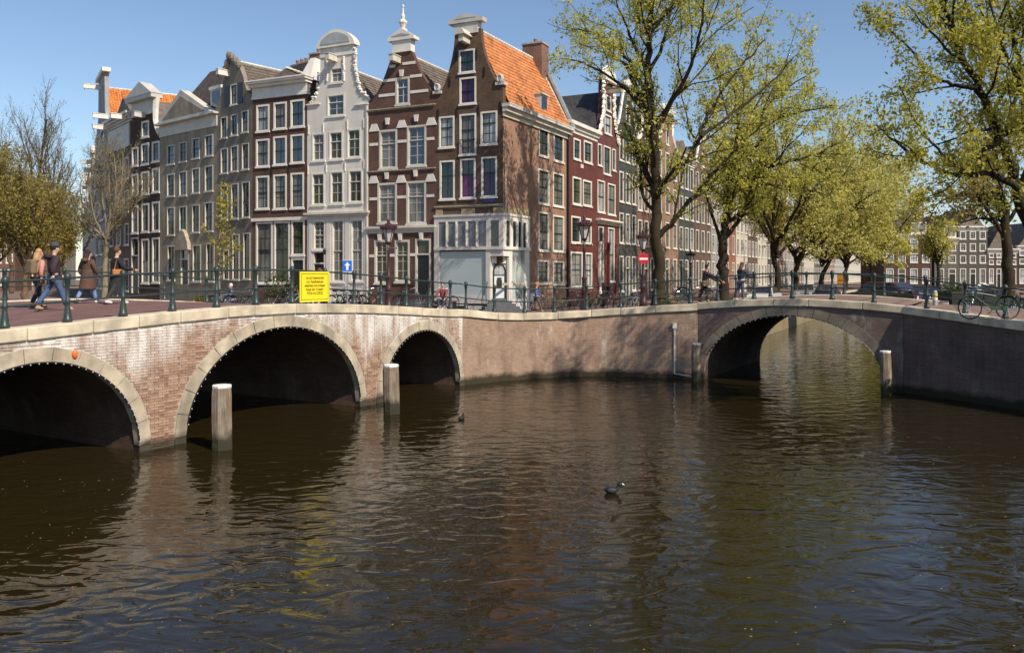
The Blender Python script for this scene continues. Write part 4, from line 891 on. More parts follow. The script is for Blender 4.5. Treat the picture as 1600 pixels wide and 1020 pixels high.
# ---- third stretch -------------------------------------------------------------
P7 = F7.O.copy(); AH = R(-50); dH = Vector((math.cos(AH), math.sin(AH), 0)); Fh = Frame((P7.x, P7.y, GZ), AH)
def generic_house(name, label, F, w, depth, floors, bays, wm, top='cornice', gm=None, fm=None, group='houses along the canal row', crane_on=True, simple=True, roofm=None, ornm=None, gf=None, winw=None, hwin=.64, roofh=None):
    sil = None; zt = sum(floors)
    holes = []; rects = []
    z = 0
    for k, fh in enumerate(floors):
        for b in range(bays):
            cw = w/bays; ww = min(cw*.62, 1.45) if winw is None else winw; xm = cw*(b+.5)
            if k == 0: r = (xm-ww/2, xm+ww/2, z+.9, z+fh*.9)
            else: r = (xm-ww/2, xm+ww/2, z+fh*(.9-hwin), z+fh*.92)
            rects.append((k, b, r))
        z += fh
    nh = 2.8 if top in ('neck', 'bell') else .0
    if top == 'neck':
        a = w*.28; sil = [(0,0),(w,0),(w,zt),(w*.93,zt+.3),(w*.80,zt+.8),(w-a,zt+1.6),(w-a,zt+3.6),(a,zt+3.6),(a,zt+1.6),(w*.2,zt+.8),(w*.07,zt+.3),(0,zt)]
        rects.append((9, 0, (w/2-.45, w/2+.45, zt+.5, zt+2.1)))
    elif top == 'bell':
        sil = [(0,0),(w,0),(w,zt),(w*.92,zt+.5),(w*.82,zt+1.6),(w*.72,zt+2.8),(w*.58,zt+3.6),(w*.42,zt+3.6),(w*.28,zt+2.8),(w*.18,zt+1.6),(w*.08,zt+.5),(0,zt)]
        rects.append((9, 0, (w/2-.5, w/2+.5, zt+.5, zt+2.1)))
    else: sil = [(0,0),(w,0),(w,zt+.5),(0,zt+.5)]
    dr = None
    if gf is not None:
        dr = [q for q in rects if q[0] == 0 and q[1] == gf][0]; rects.remove(dr); dr = (dr[2][0], dr[2][1], .3, dr[2][3])
    root = house_base(name, label, F, w, depth, sil, [rectpoly(r) for _, _, r in rects]+([rectpoly(dr)] if dr else []), wm, zt, group=group)
    for k, b, r in rects: window(root, r, 2, 2, gm=gm or G_DARK, fm=fm, simple=simple, fw=.12, sill=not simple or True)
    if dr: door(root, dr, BLACK, .25)
    om_ = ornm or WHITE
    if top == 'cornice': cornice(root, 0, w, zt-.1, zt+.75, .45, om_, 'cornice', 4)
    elif top == 'neck':
        a = w*.28; mb = MB().prism([(a-.25, zt+3.55), (w-a+.25, zt+3.55), (w-a+.3, zt+3.85)]+[(w/2+(w/2-a+.3)*math.cos(t), zt+3.85+.75*math.sin(t)) for t in np.linspace(.3, 2.84, 7)]+[(a-.3, zt+3.85)], -.25, .42)
        for s_ in (0, 1):
            sx = (lambda x: x) if s_ == 0 else (lambda x: w-x)
            mb.tube([(sx(w*.27), .1, zt+3.4), (sx(w*.27), .1, zt+1.7), (sx(w*.18), .1, zt+.9), (sx(w*.06), .1, zt+.35)], [.22,.24,.24,.26], 6)
        mb.build('gable_crown', om_, root)
    else:
        mb = MB().prism([(w*.4-.1, zt+3.5), (w*.6+.1, zt+3.5), (w*.6+.2, zt+3.8), (w*.5, zt+4.4), (w*.4-.2, zt+3.8)], -.2, .42)
        mb.tube([(x*w, .1, zt+zz) for x, zz in ((1,0),(.92,.5),(.82,1.6),(.72,2.8),(.6,3.5))], .14, 5); mb.tube([(w-x*w, .1, zt+zz) for x, zz in ((1,0),(.92,.5),(.82,1.6),(.72,2.8),(.6,3.5))], .14, 5); mb.build('gable_crown', om_, root)
    if crane_on: crane(root, w/2, zt+(2.7 if top != 'cornice' else .4), CREAM, L=1.1)
    roof_gable(root, w, depth, zt+.1, zt+(roofh or (3.0 if top != 'cornice' else 2.6)), roofm or T_GREY)
    return root
F8o = P7+dH*Fh.u(168); F8 = Frame((F8o.x, F8o.y, GZ), AH); W8 = Fh.u(204)-Fh.u(168)
ztop8 = F8.z(186, 196)
H8 = generic_house('old_brown_house', 'weathered brown house with slanting pale entablature behind the bare tree', F8, W8, 10, [4.2]+[(ztop8-4.2)/4]*4, 3, brick('weathered_brick', (.17,.125,.09), (.23,.165,.115), (.19,.15,.12)), 'cornice', fm=CREAM, ornm=GREYW, crane_on=False, gf=0)
mb = MB().box(.3, W8-.3, -.06, 0, ztop8-2.2, ztop8-.2); mb.build('frieze', GREYW, H8); crane(H8, W8-.9, ztop8+.3, WHITE, L=1.4); crane(H8, .4, ztop8+.2, WHITE, L=1.4)
AI = R(-58); dI = Vector((math.cos(AI), math.sin(AI), 0)); Fi = Frame((F8o.x, F8o.y, GZ), AI); o9 = F8o+dI*Fi.u(150); F9 = Frame((o9.x, o9.y, GZ), AI); W9 = (F8o-o9).length
z9 = F9.z(158, 205)
H9 = house_base('white_pier_house', 'tall house with white neck gable end and bright orange roof at left', F9, W9, 26, [(0,0),(W9,0),(W9,z9),(W9*.8,z9+1.5),(W9*.75,F9.z(160,118)),(W9*.25,F9.z(156,118)),(W9*.2,z9+1.5),(0,z9)], [], plain('grey_plaster', (.27,.27,.28), .7, .15, 1.5, dirt=.3), z9)
MB().box(W9*.2, W9*.8, -.25, .5, F9.z(158, 122), F9.z(158, 116)).build('gable_crown', WHITE, H9)
crane(H9, W9*.5, F9.z(156, 142), WHITE, L=1.6); crane(H9, W9-.4, z9+.6, WHITE, L=1.2)
roof_gable(H9, W9, 26, z9-.6, F9.z(160, 135), T_ORANGE2, tiled=T_ORANGE2)
for k in range(5):
    for b in range(2): window(H9, (W9*(.12+.45*b), W9*(.42+.45*b), 1+3.3*k, 3.1+3.3*k), 2, 2, simple=True, y=-.17)
AJ = R(-61.5); dJ = Vector((math.cos(AJ), math.sin(AJ), 0)); cur = F9.O.copy()
rr = random.Random(21)
cols_far = [brick('far_brick_a', (.15,.10,.07), (.2,.13,.09), (.15,.12,.1)), B_DARK, plain('far_grey_front', (.22,.19,.15), .8, .2, 1.2, dirt=.3), B_BROWN, brick('far_brick_b', (.16,.085,.06), (.2,.11,.08), (.15,.12,.1))]
tops_ = ['cornice', 'neck', 'cornice', 'bell', 'neck', 'cornice', 'bell', 'cornice', 'neck']
lab_far = ['dark brick far-left house with white hoist beam, first past the orange roof','blackish far-left house with neck gable beyond the orange roof','grey far-left house with flat cornice, third past the orange roof','brown far-left bell gable house, fourth past the orange roof','reddish far-left neck gable house deep in the row','dark far-left flat-topped house deep in the row','blackish far-left bell gable house near the street end','grey far-left flat-topped house near the street end','last house of the far-left row before the sky gap']
for k in range(9):
    w = rr.uniform(5.5, 8); o = cur-dJ*w; F = Frame((o.x, o.y, GZ), AJ)
    hz = rr.uniform(11.5, 13.8)-.15*k
    generic_house('far_row_house', lab_far[k], F, w, 10, [3.8]+[(hz-3.8)/3]*3, 3, cols_far[k % 5], tops_[k], group='distant houses of the left row', ornm=[WHITE, CREAM][k % 2])
    cur = o
# ---- row along the side canal ---------------------------------------------------
AS = S1.ang
def s_frame(t): o = HC+U*t; return Frame((o.x, o.y, GZ), AS)
tS1 = S1.u(887.5); tS2 = S1.u(933); tS3 = S1.u(966)
FA = s_frame(tS1); WA = tS2-tS1
wa = [FA.rect(*p) for p in ((896,217,907,250),(912,221,925,255),(894.5,277,908,320),(910.5,282,924.5,322),(892.5,338,907,380),(910.5,341,924,381),(891.5,393.5,910,449),(914,395,925,449))]
zt = FA.z(910, 203)
HA = house_base('red_eaves_house', 'deep red painted house with white eaves cornice beside the corner house', FA, WA, 10, [(0,0),(WA,0),(WA,zt),(0,zt)], [rectpoly(r) for r in wa], B_RED, zt)
for k, r in enumerate(wa): window(HA, r, 2, 3, gm=[G_BLUE,G_GREEN,G_GREEN,G_BLUE,G_DARK,G_DARK,G_DARK,G_DARK][k], fw=.13)
cornice(HA, 0, WA, zt-.5, zt+.3, .35, WHITE)
MB().box(FA.u(907), FA.u(911), -.05, 0, FA.z(909, 263), FA.z(909, 257)).build('stone_plaque', CREAM, HA)
zrA = FA.z(905, 138)+.9; mb = MB(); mb.hexa([(0,.1,zt+.2),(WA,.1,zt+.2),(WA,10,zt+.2),(0,10,zt+.2),(0,4.2,zrA),(WA,4.2,zrA),(WA,4.4,zrA),(0,4.4,zrA)]); rfa = mb.build('roof', T_BLACK, HA)
t = MB(); tile_sheet(t, (0,-.05,zt+.25), (WA,-.05,zt+.25), (WA,4.2,zrA), (0,4.2,zrA), .30, .36, .05, .05); t.build('roof_tiles', T_BLACK, rfa)['kind'] = 'stuff'
FB = s_frame(tS2); WB = tS3-tS2
zB = FB.z(950, 222); ztB = FB.z(950, 128)
sil = [(0,0),(WB,0),(WB,zB),(WB*.85,zB+1.2),(WB*.76,zB+2.4),(WB*.74,ztB),(WB*.26,ztB),(WB*.24,zB+2.4),(WB*.15,zB+1.2),(0,zB)]
wb_ = [FB.rect(*p) for p in ((947,150,954.5,174),(944.5,180,955,210),(934,225,940.5,259),(943,229,954,273),(956.5,233,962,267),(933.5,282,945,332),(949.5,287.5,961.5,336),(935,354,943,440),(950,356,960,440))]
HB = house_base('red_neck_gable_house', 'crimson neck gable house with ornate white scrolls and shell top', FB, WB, 10, sil, [rectpoly(r) for r in wb_], B_RED2, zB)
for k, r in enumerate(wb_): window(HB, r, 2, 2, gm=[G_BLUE,G_DARK,G_DARK,G_GREEN,G_DARK,G_PALE,G_CURT,G_GREEN,G_DARK][k], fw=.11)
om = MB(); rg = random.Random(4)
for s_ in (0, 1):
    for k in range(26):
        t = k/25; x = np.interp(t, [0,.45,.7,1], [WB*.26,WB*.24,WB*.15,.05]); z = np.interp(t, [0,.45,.7,1], [ztB,zB+2.4,zB+1.2,zB+.1]); x = WB-x if s_ else x
        om.ball((x+rg.uniform(-.12,.12), -.08, z+rg.uniform(-.1,.1)), .2+.12*rg.random(), .16, .2, 6, 4)
om.box(WB*.2, WB*.8, -.3, .4, ztB-.05, ztB+.25)
for k in range(12): a = math.pi*k/11; om.ball((WB*.5+WB*.26*math.cos(a), -.05, ztB+.35+.7*math.sin(a)), .26, .22, .26, 6, 4)
om.prism([(WB*.25,ztB+.2),(WB*.75,ztB+.2),(WB*.65,ztB+.9),(WB*.5,ztB+1.15),(WB*.35,ztB+.9)], -.1, .35)
om.build('gable_ornament', WHITE, HB)['kind'] = 'stuff'
crane(HB, WB*.5, FB.z(957, 147)-.0, STONE, L=1.2)
cornice(HB, 0, WB, FB.z(950, 352), FB.z(950, 344), .4, WHITE); roof_gable(HB, WB, 10, zB, ztB-.8, T_BLACK)
for x in (.04, .45, .8): MB().lathe([(.16,0),(.16,.2),(.12,.3),(.11,3.9),(.17,4.0),(.17,4.2)], (WB*x+.2, -.1, .8), 8).build('column', B_RED2 if x > .1 else WHITE, HB)
P_BR = brick('warm_side_brick', (.27,.15,.10), (.33,.19,.13), (.3,.23,.17), dark=.25); P_DK = plain('dark_green_grey_front', (.055,.06,.055), .6, .2, 1.2, dirt=.3); P_CR = plain('cream_plaster_front', (.55,.50,.40), .6, .12, 1.2, dirt=.3)
P_BB = brick('side_dark_brick', (.13,.075,.06), (.17,.10,.075), (.14,.11,.09)); P_GY = plain('side_grey_front', (.30,.29,.27), .7, .15, 1.2, dirt=.3); P_RD = brick('side_red_brick', (.30,.10,.06), (.36,.13,.085), (.25,.18,.14))
spec = [(966,995,P_DK,'bell',3,15.0,'dark grey-green house right of the crimson gable house'),(995,1024,brick('side_plum_brick',(.20,.09,.075),(.25,.12,.09),(.2,.15,.12)),'neck',3,14.0,'plum brick house just left of the large elm trunk'),(1024,1060,P_BR,'neck',3,14.8,'warm brick house behind the large elm trunk'),
        (1060,1085,P_DK,'cornice',3,14.2,'blackish flat-topped house right of the large elm'),(1085,1111,P_BB,'bell',3,14.2,'brown brick house between the two nearest trunks'),(1111,1132,P_GY,'cornice',3,13.5,'grey house behind the second elm trunk'),
        (1132,1150,P_RD,'neck',2,14.5,'narrow orange-red brick house beside the second elm trunk'),(1150,1168,P_CR,'cornice',3,13.8,'cream house with bow front past the red brick house'),(1168,1184,P_BB,'bell',3,13.5,'brown house with plants on its balcony along the side canal'),
        (1184,1199,P_CR,'cornice',3,13.0,'pale striped front behind the third canal tree'),(1199,1213,P_DK,'neck',3,13.5,'dark house behind the third canal tree'),(1213,1227,P_BR,'cornice',3,13.2,'warm brick house past the third canal tree'),(1227,1240,P_GY,'bell',3,13.2,'grey bell gable house past the fourth canal tree'),
        (1240,1256,P_BB,'cornice',3,13.0,'brown house half hidden by yellow-green crowns'),(1256,1272,P_CR,'neck',3,13.0,'cream neck gable house half hidden by crowns'),(1272,1288,P_DK,'cornice',3,13.0,'dark house deep in the side canal row'),(1288,1304,P_BR,'bell',3,13.0,'brick house deep in the side canal row'),
        (1304,1325,P_GY,'cornice',3,13.0,'grey house near the end of the side canal row'),(1325,1347,P_CR,'cornice',4,13.0,'pale house near the end of the side canal row'),(1347,1368,P_GY,'cornice',4,12.5,'last pale house of the side canal row')]
for k, (xa, xb, m, top, bays, h, lab) in enumerate(spec):
    t0, t1 = S1.u(xa), S1.u(xb); F = s_frame(t0); w = t1-t0; nb = max(bays, int(w/2.6))
    generic_house('side_canal_house', lab, F, w, 10, [4.4]+[(h-4.4)/3]*3, nb, m, top, gm=[G_DARK, G_GREEN, G_CURT][k % 3], group='houses along the side canal', ornm=WHITE, simple=k > 4, gf=1 if k < 12 else None, winw=min(1.35, w/nb*.66), hwin=.72, crane_on=k < 9)
# ---- frontal houses closing the view on the right --------------------------------
FARD = 150.0
for k, (xa, xb, ytop, m, nb, rows, lab, gm) in enumerate([(1381,1456,372,brick('far_maroon_brick',(.085,.048,.038),(.115,.065,.05),(.1,.08,.07)),4,3,'dark maroon brick building with rows of white windows across the far street',G_PALE),
        (1460,1497,378,plain('far_grey_plaster',(.10,.092,.08),.8,.15),2,3,'grey house with roof dormers right of the maroon building',G_CURT),(1497,1543,360,plain('far_green_grey_plaster',(.065,.063,.052),.8,.15),3,4,'dark green-grey house under the tree at far right',G_CURT),
        (1543,1590,395,brick('far_brown_brick',(.07,.05,.042),(.095,.068,.055),(.08,.07,.06)),4,3,'brown far house right of the green-grey one, cut by the trunk',G_PALE),(1590,1650,390,brick('far_black_brick',(.05,.04,.036),(.07,.055,.048),(.07,.06,.055)),4,3,'blackish far house at the right edge of the picture',G_PALE)]):
    p = at(xa, 450, FARD); F = Frame((p.x, p.y, 1.8), 0.0); w = (xb-xa)/FPX*FARD; z1 = F.z(xa, ytop)
    fl = [4.0]+[(z1-4.0)/(rows-1)]*(rows-1) if rows > 1 else [z1]
    hh = generic_house('far_end_house', lab, F, w, 10, fl, nb, m, 'cornice', gm=gm, group='houses across the far end of the side canal', simple=True, crane_on=False, gf=1, winw=min(1.5, w/nb*.62), roofh=5.0 if k != 2 else 4.0, roofm=T_GREY)
    if k == 0:
        chimney(hh, w-1.6, w-.2, 2.5, 4, z1+1, z1+5.6, P_BB, 2)
        d = MB().box(w*.58, w*.9, .2, 3, z1+.8, z1+2.9).build('dormer', WHITE, hh)
        for q in (0, 1): MB().box(w*(.61+.145*q), w*(.735+.145*q), .15, .2, z1+1.1, z1+2.6).build('pane', G_CURT, d)
    if k == 1:
        d = MB().box(w*.45, w*.95, .2, 3, z1+.8, z1+3.0).build('dormer', WHITE, hh); MB().box(w*.5, w*.9, .15, .2, z1+1.1, z1+2.6).build('pane', G_CURT, d)

for k, (xa, xb, ytop, D, m, lab) in enumerate(((-30,18,372,120,cols_far[4],'reddish distant house glimpsed through the left trees'),(18,50,365,128,cols_far[2],'grey distant house glimpsed through the left trees'),(50,78,376,140,cols_far[0],'brown distant house behind the left trees'),(78,100,385,165,cols_far[2],'small pale distant house at the sky gap'))):
    p = at(xa, 450, D); F = Frame((p.x, p.y, 1.8), .25); w = (xb-xa)/FPX*D; z1 = F.z(xa, ytop)
    generic_house('far_left_house', lab, F, w, 8, [3.6]+[(z1-3.6)/2]*2, 3, m, 'cornice', gm=G_CURT, group='distant houses behind the left trees', simple=True, crane_on=False)
# ------------------------------------------------------------------ trees
def bark(name, c, c2, moss=None):
    m, nt, N, L, B = nmat(name)
    tc = nd(N, 'ShaderNodeTexCoord'); mp = nd(N, 'ShaderNodeMapping'); mp.inputs['Scale'].default_value = (6, 6, 1.2); L.new(tc.outputs['Object'], mp.inputs['Vector'])
    no = nd(N, 'ShaderNodeTexNoise'); no.inputs['Scale'].default_value = 3; no.inputs['Detail'].default_value = 8; L.new(mp.outputs[0], no.inputs['Vector'])
    r = ramp(N, [(.3, c), (.7, c2)]); L.new(no.outputs['Fac'], r.inputs['Fac']); out = r.outputs['Color']
    if moss:
        n2 = nd(N, 'ShaderNodeTexNoise'); n2.inputs['Scale'].default_value = 1.2; L.new(tc.outputs['Object'], n2.inputs['Vector']); r2 = ramp(N, [(.5, (0,0,0)), (.65, (1,1,1))]); L.new(n2.outputs['Fac'], r2.inputs['Fac'])
        out = mixc(N, L, r2.outputs['Color'], out, moss)
    L.new(out, B.inputs['Base Color']); B.inputs['Roughness'].default_value = .9; B.inputs['Specular IOR Level'].default_value = .15
    bp = nd(N, 'ShaderNodeBump'); bp.inputs['Distance'].default_value = .03; L.new(no.outputs['Fac'], bp.inputs['Height']); L.new(bp.outputs[0], B.inputs['Normal'])
    return m
def leafmat(name, a, b, c, trans=.55):
    m, nt, N, L, B = nmat(name); geo = nd(N, 'ShaderNodeNewGeometry')
    r = ramp(N, [(0, a), (.55, b), (1, c)]); L.new(geo.outputs['Random Per Island'], r.inputs['Fac']); L.new(r.outputs['Color'], B.inputs['Base Color'])
    B.inputs['Roughness'].default_value = .55; B.inputs['Specular IOR Level'].default_value = .25
    t = nd(N, 'ShaderNodeBsdfTranslucent'); L.new(r.outputs['Color'], t.inputs['Color']); mx = nd(N, 'ShaderNodeMixShader'); mx.inputs[0].default_value = trans
    L.new(B.outputs[0], mx.inputs[1]); L.new(t.outputs[0], mx.inputs[2]); L.new(mx.outputs[0], N['Material Output'].inputs['Surface'])
    return m
BARK = bark('elm_bark', (.022, .016, .011), (.055, .040, .026), (.045, .040, .018))
BARKL = bark('pale_bark', (.15, .12, .085), (.29, .24, .165), (.22, .18, .08))
BARKT = bark('brown_twig_bark', (.10, .065, .04), (.17, .115, .07))
LEAF1 = leafmat('elm_leaf', (.38, .39, .06), (.55, .53, .10), (.70, .63, .17))
LEAF2 = leafmat('yellow_green_leaf', (.44, .41, .085), (.62, .56, .14), (.76, .69, .24))
LEAF3 = leafmat('olive_leaf', (.26, .225, .05), (.38, .32, .075), (.48, .38, .13))
LEAF4 = leafmat('sapling_leaf', (.30, .26, .03), (.42, .36, .05), (.50, .42, .09))
class Tree:
    def __init__(s, seed, leaf=.15, lpt=8, lsp=.22, tw=5, up=.25, levels=3, droop=0, sides=(9, 6, 4, 3), dens=1.0, minr=.006, len_f=(.55, .42, .38), grow=1.0):
        s.r = np.random.default_rng(seed); s.mb = MB(); s.pts = []; s.o = s.__dict__.update(leaf=leaf, lpt=lpt, lsp=lsp, tw=tw, up=up, levels=levels, droop=droop, sides=sides, dens=dens, minr=minr, len_f=len_f, grow=grow)
    def limb(s, pts, r0, r1, level=0, base=None, kids=True, t0=.2):
        P = np.array([tuple(p) for p in pts], float)
        # subdivide smoothly
        n = max(len(P)*3, 6); T = np.linspace(0, len(P)-1, n); idx = np.arange(len(P)); Q = np.stack([np.interp(T, idx, P[:, i]) for i in range(3)], 1)
        for _ in range(2): Q[1:-1] = (Q[:-2]+2*Q[1:-1]+Q[2:])/4
        L = np.linalg.norm(np.diff(Q, axis=0), axis=1).sum()
        Q[1:-1] += s.r.normal(0, L*.006, (n-2, 3))
        rad = np.linspace(r0, r1, n)
        s.mb.tube([Vector(q) for q in Q], list(rad), s.sides[min(level, 3)], cap=False)
        if kids: s.kids(Q, rad, L, level, t0)
    def kids(s, Q, rad, L, level, t0=.2):
        if level >= s.levels:
            k = max(1, int(s.lpt*s.r.uniform(.6, 1.4)))
            for _ in range(k):
                i = int(s.r.uniform(.25, 1)*(len(Q)-1)); s.pts.append(Q[i]+s.r.normal(0, s.lsp, 3))
            return
        num = {0: 2.0, 1: 2.6, 2: 4.2}.get(level, 3)*s.dens
        cnt = max(2, int(num*L**.75)) if level < 2 else max(3, int(num*L**.6))
        for c in range(cnt):
            t = t0+(1-t0)*(c+s.r.random())/cnt; i = min(int(t*(len(Q)-1)), len(Q)-2); p = Q[i]; tg = Q[i+1]-Q[i]; tg /= np.linalg.norm(tg)+1e-9
            rnd = s.r.normal(0, 1, 3); rnd -= tg*rnd.dot(tg); rnd /= np.linalg.norm(rnd)+1e-9
            ang = s.r.uniform(.5, 1.05); d = tg*math.cos(ang)+rnd*math.sin(ang); d[2] += s.up*s.r.uniform(.3, 1.2)-s.droop; d /= np.linalg.norm(d)
            ln = L*s.len_f[min(level, 2)]*(1.15-.6*t)*s.r.uniform(.7, 1.3); ln = min(max(ln, .45), 4.5)*s.grow
            n = 5 if level < 2 else 4; pts = [p]; dd = d.copy()
            for k in range(n-1):
                dd = dd+s.r.normal(0, .16, 3); dd[2] += s.up*.12-s.droop*.25; dd /= np.linalg.norm(dd); pts.append(pts[-1]+dd*ln/(n-1))
            r0 = max(rad[i]*s.r.uniform(.35, .55), s.minr); r1 = max(r0*.35, s.minr*.7)
            pts = np.array(pts); s.mb.tube([Vector(q) for q in pts], list(np.linspace(r0, r1, n)), s.sides[min(level+1, 3)], cap=False)
            s.kids(pts, np.linspace(r0, r1, n), ln, level+1)
    def build(s, name, label, loc, bm, lm, group=None, cat='tree', leaves=True):
        root = empty(name, loc, 0, label, cat, group); o = np.array(loc)
        s.mb.v = [(a[0]-o[0], a[1]-o[1], a[2]-o[2]) for a in s.mb.v]
        s.mb.build('trunk', bm, root, True)
        if leaves and s.pts:
            P = np.array(s.pts)-o; n = len(P); r = s.r
            a = r.normal(0, 1, (n, 3)); a /= np.linalg.norm(a, axis=1)[:, None]; b = np.cross(a, r.normal(0, 1, (n, 3))); b /= np.linalg.norm(b, axis=1)[:, None]; c = np.cross(a, b)
            sz = s.leaf*(.45+1.1*r.random((n, 1))**1.5)*1.1
            Vv = np.stack([P-a*sz*.6, P+b*sz*.36+c*sz*.08, P+a*sz*.65, P-b*sz*.36+c*sz*.08], 1).reshape(-1, 3)
            me = bpy.data.meshes.new('crown'); me.vertices.add(4*n); me.vertices.foreach_set('co', Vv.ravel()); me.loops.add(4*n); me.loops.foreach_set('vertex_index', np.arange(4*n, dtype=np.int32))
            me.polygons.add(n); me.polygons.foreach_set('loop_start', np.arange(0, 4*n, 4, dtype=np.int32)); me.polygons.foreach_set('loop_total', np.full(n, 4, dtype=np.int32)); me.materials.append(lm); me.update(calc_edges=True); me.validate()
            ob = bpy.data.objects.new('crown', me); col.objects.link(ob); ob.parent = root
        return root
def L3(D, pts):                        # limb from photo points; D may drift along the limb
    d0, d1 = D if isinstance(D, tuple) else (D, D); n = len(pts)
    return [at(x, y, d0+(d1-d0)*k/max(1, n-1)) for k, (x, y) in enumerate(pts)]
# ---- large elm behind the railing
D1 = 48.0; T = Tree(11, leaf=.125, lpt=11.5, lsp=.16, grow=1.0)
T.limb(L3(D1, [(1031,478),(1031,440),(1030,400),(1025,355),(1025,310),(1024,262),(1021,212),(1017,165)]), .37, .21, 0, t0=.55)
T.mb.lathe([(.62,-.3),(.48,.2),(.385,.8)], tuple(at(1031, 474, D1)), 10)
T.limb(L3((D1, D1+.6), [(1017,165),(1013,115),(1014,70),(1018,25),(1016,-20),(1010,-60)]), .24, .05)
T.limb(L3((D1, D1-1.5), [(1029,370),(1050,350),(1075,318),(1100,285),(1130,255),(1158,226),(1190,195)]), .175, .04)
T.limb(L3((D1, D1+1.5), [(1025,290),(1048,278),(1075,250),(1096,214),(1106,180),(1128,140),(1160,98),(1195,62)]), .17, .04)
T.limb(L3((D1, D1+1), [(1023,330),(1005,315),(1001,280),(1003,255),(994,238)]), .12, .05)
T.limb(L3((D1, D1-1.6), [(1017,165),(1000,128),(985,98),(962,70),(930,52),(895,46)]), .15, .03)
T.limb(L3((D1, D1-2.5), [(1019,190),(990,150),(955,120),(915,100),(880,92)]), .12, .025)
T.limb(L3((D1, D1+2.5), [(1016,120),(990,70),(975,30),(960,-10)]), .12, .03)
T.limb(L3((D1, D1-2.5), [(1022,215),(1045,165),(1075,120),(1090,70),(1100,20),(1105,-20)]), .16, .04)
T.limb(L3((D1, D1+3), [(1096,214),(1130,185),(1170,160),(1215,120),(1240,90)]), .11, .03)
T.limb(L3((D1, D1+3.5), [(1015,110),(1040,60),(1050,10),(1060,-30)]), .12, .03)
T.build('elm_tree', 'large elm with dark forked trunk behind the railing, left end of right bridge', tuple(at(1031, 474, D1)), BARK, LEAF1, 'elms along the side canal')
# ---- second elm
D2 = 57; T = Tree(12, leaf=.135, lpt=12.5, lsp=.19)
T.limb(L3(D2, [(1131,472),(1130,430),(1129,400),(1131,372),(1136,340),(1140,300),(1146,255),(1160,200)]), .40, .16, 0, t0=.5)
T.limb(L3((D2, D2-1), [(1133,372),(1150,352),(1168,318),(1178,290),(1180,262)]), .17, .06)
T.limb(L3((D2, D2+1), [(1128,385),(1118,350),(1108,322),(1100,295)]), .14, .05)
T.limb(L3((D2, D2-2), [(1140,300),(1165,280),(1200,262),(1240,250),(1290,236),(1318,222)]), .17, .04)
T.limb(L3((D2, D2-2.5), [(1139,308),(1165,291),(1200,288),(1245,292),(1290,305)]), .14, .03)
T.limb(L3((D2, D2+2), [(1150,245),(1175,200),(1205,160),(1240,130),(1275,110)]), .14, .03)
T.limb(L3((D2, D2+1), [(1155,220),(1150,180),(1160,140),(1180,100)]), .12, .03)
T.limb(L3((D2, D2-2), [(1160,200),(1200,190),(1250,175),(1300,165)]), .12, .03)
T.build('elm_tree', 'second elm with low spreading limbs over the right bridge', tuple(at(1131, 464, D2)), BARK, LEAF1, 'elms along the side canal')
# ---- further elms along the canal
def side_tree(x, D, base, seed, label, h=13, spread=4.5, lm=LEAF2, leaf=.2, lpt=8, bm=BARK, name='elm_tree', group='elms along the side canal', trunk=.32, fork=4.0, dens=.9, lean=(0, 0), leaves=True, up=.25):
    T = Tree(seed, leaf=leaf, lpt=lpt, lsp=.28, dens=dens, up=up); b = at(x, base, D); g = T.r
    p = [b+Vector((0, 0, -.2)), b+Vector((g.normal(0,.1), g.normal(0,.1), fork*.5)), b+Vector((g.normal(0,.2)+lean[0]*.3, g.normal(0,.2)+lean[1]*.3, fork)), b+Vector((g.normal(0,.4)+lean[0], g.normal(0,.4)+lean[1], fork+(h-fork)*.5)), b+Vector((g.normal(0,.6)+lean[0]*1.3, g.normal(0,.6)+lean[1]*1.3, h*.95))]
    T.limb(p, trunk, .05, 0, t0=.5)
    k = 7
    for i in range(k):
        a = 2*math.pi*(i+g.random()*.6)/k; zz = fork*(.85+.12*i/2); rr_ = spread*g.uniform(.7, 1.1); hh = (h-fork)*g.uniform(.35, .85)
        s = b+Vector((0, 0, zz)); e = s+Vector((math.cos(a)*rr_+lean[0], math.sin(a)*rr_+lean[1], hh))
        m1 = s.lerp(e, .35)+Vector((0, 0, -.06*hh)); m2 = s.lerp(e, .7)+Vector((0, 0, .05*hh)); T.limb([s, m1, m2, e], trunk*.5, .03, 0, t0=.25)
    return T.build(name, label, tuple(b), bm, lm, group, leaves=leaves)
side_tree(1214, 70, 459, 21, 'third canal-side tree with yellow-green crown and forked trunk', 15.5, 6.0, LEAF2, .17, 10, fork=3.6)
side_tree(1243, 78, 457, 22, 'fourth canal-side tree, its bright crown hanging low', 15.0, 6.8, LEAF2, .18, 10, lean=(1.5, -.8), fork=3.2, up=.12)
side_tree(1283, 92, 454, 23, 'fifth canal-side tree in the yellow-green mass', 15.5, 7.5, LEAF2, .21, 8.5, lean=(2.0, -1), fork=3.2, up=.12)
side_tree(1320, 112, 452, 24, 'sixth canal-side tree at the back of the yellow-green mass', 16, 8, LEAF2, .25, 7.5, lean=(1.5, -.8), fork=3.5)
side_tree(1360, 135, 450, 25, 'last canal-side tree before the far houses', 15, 8, LEAF2, .32, 9, fork=3.5)
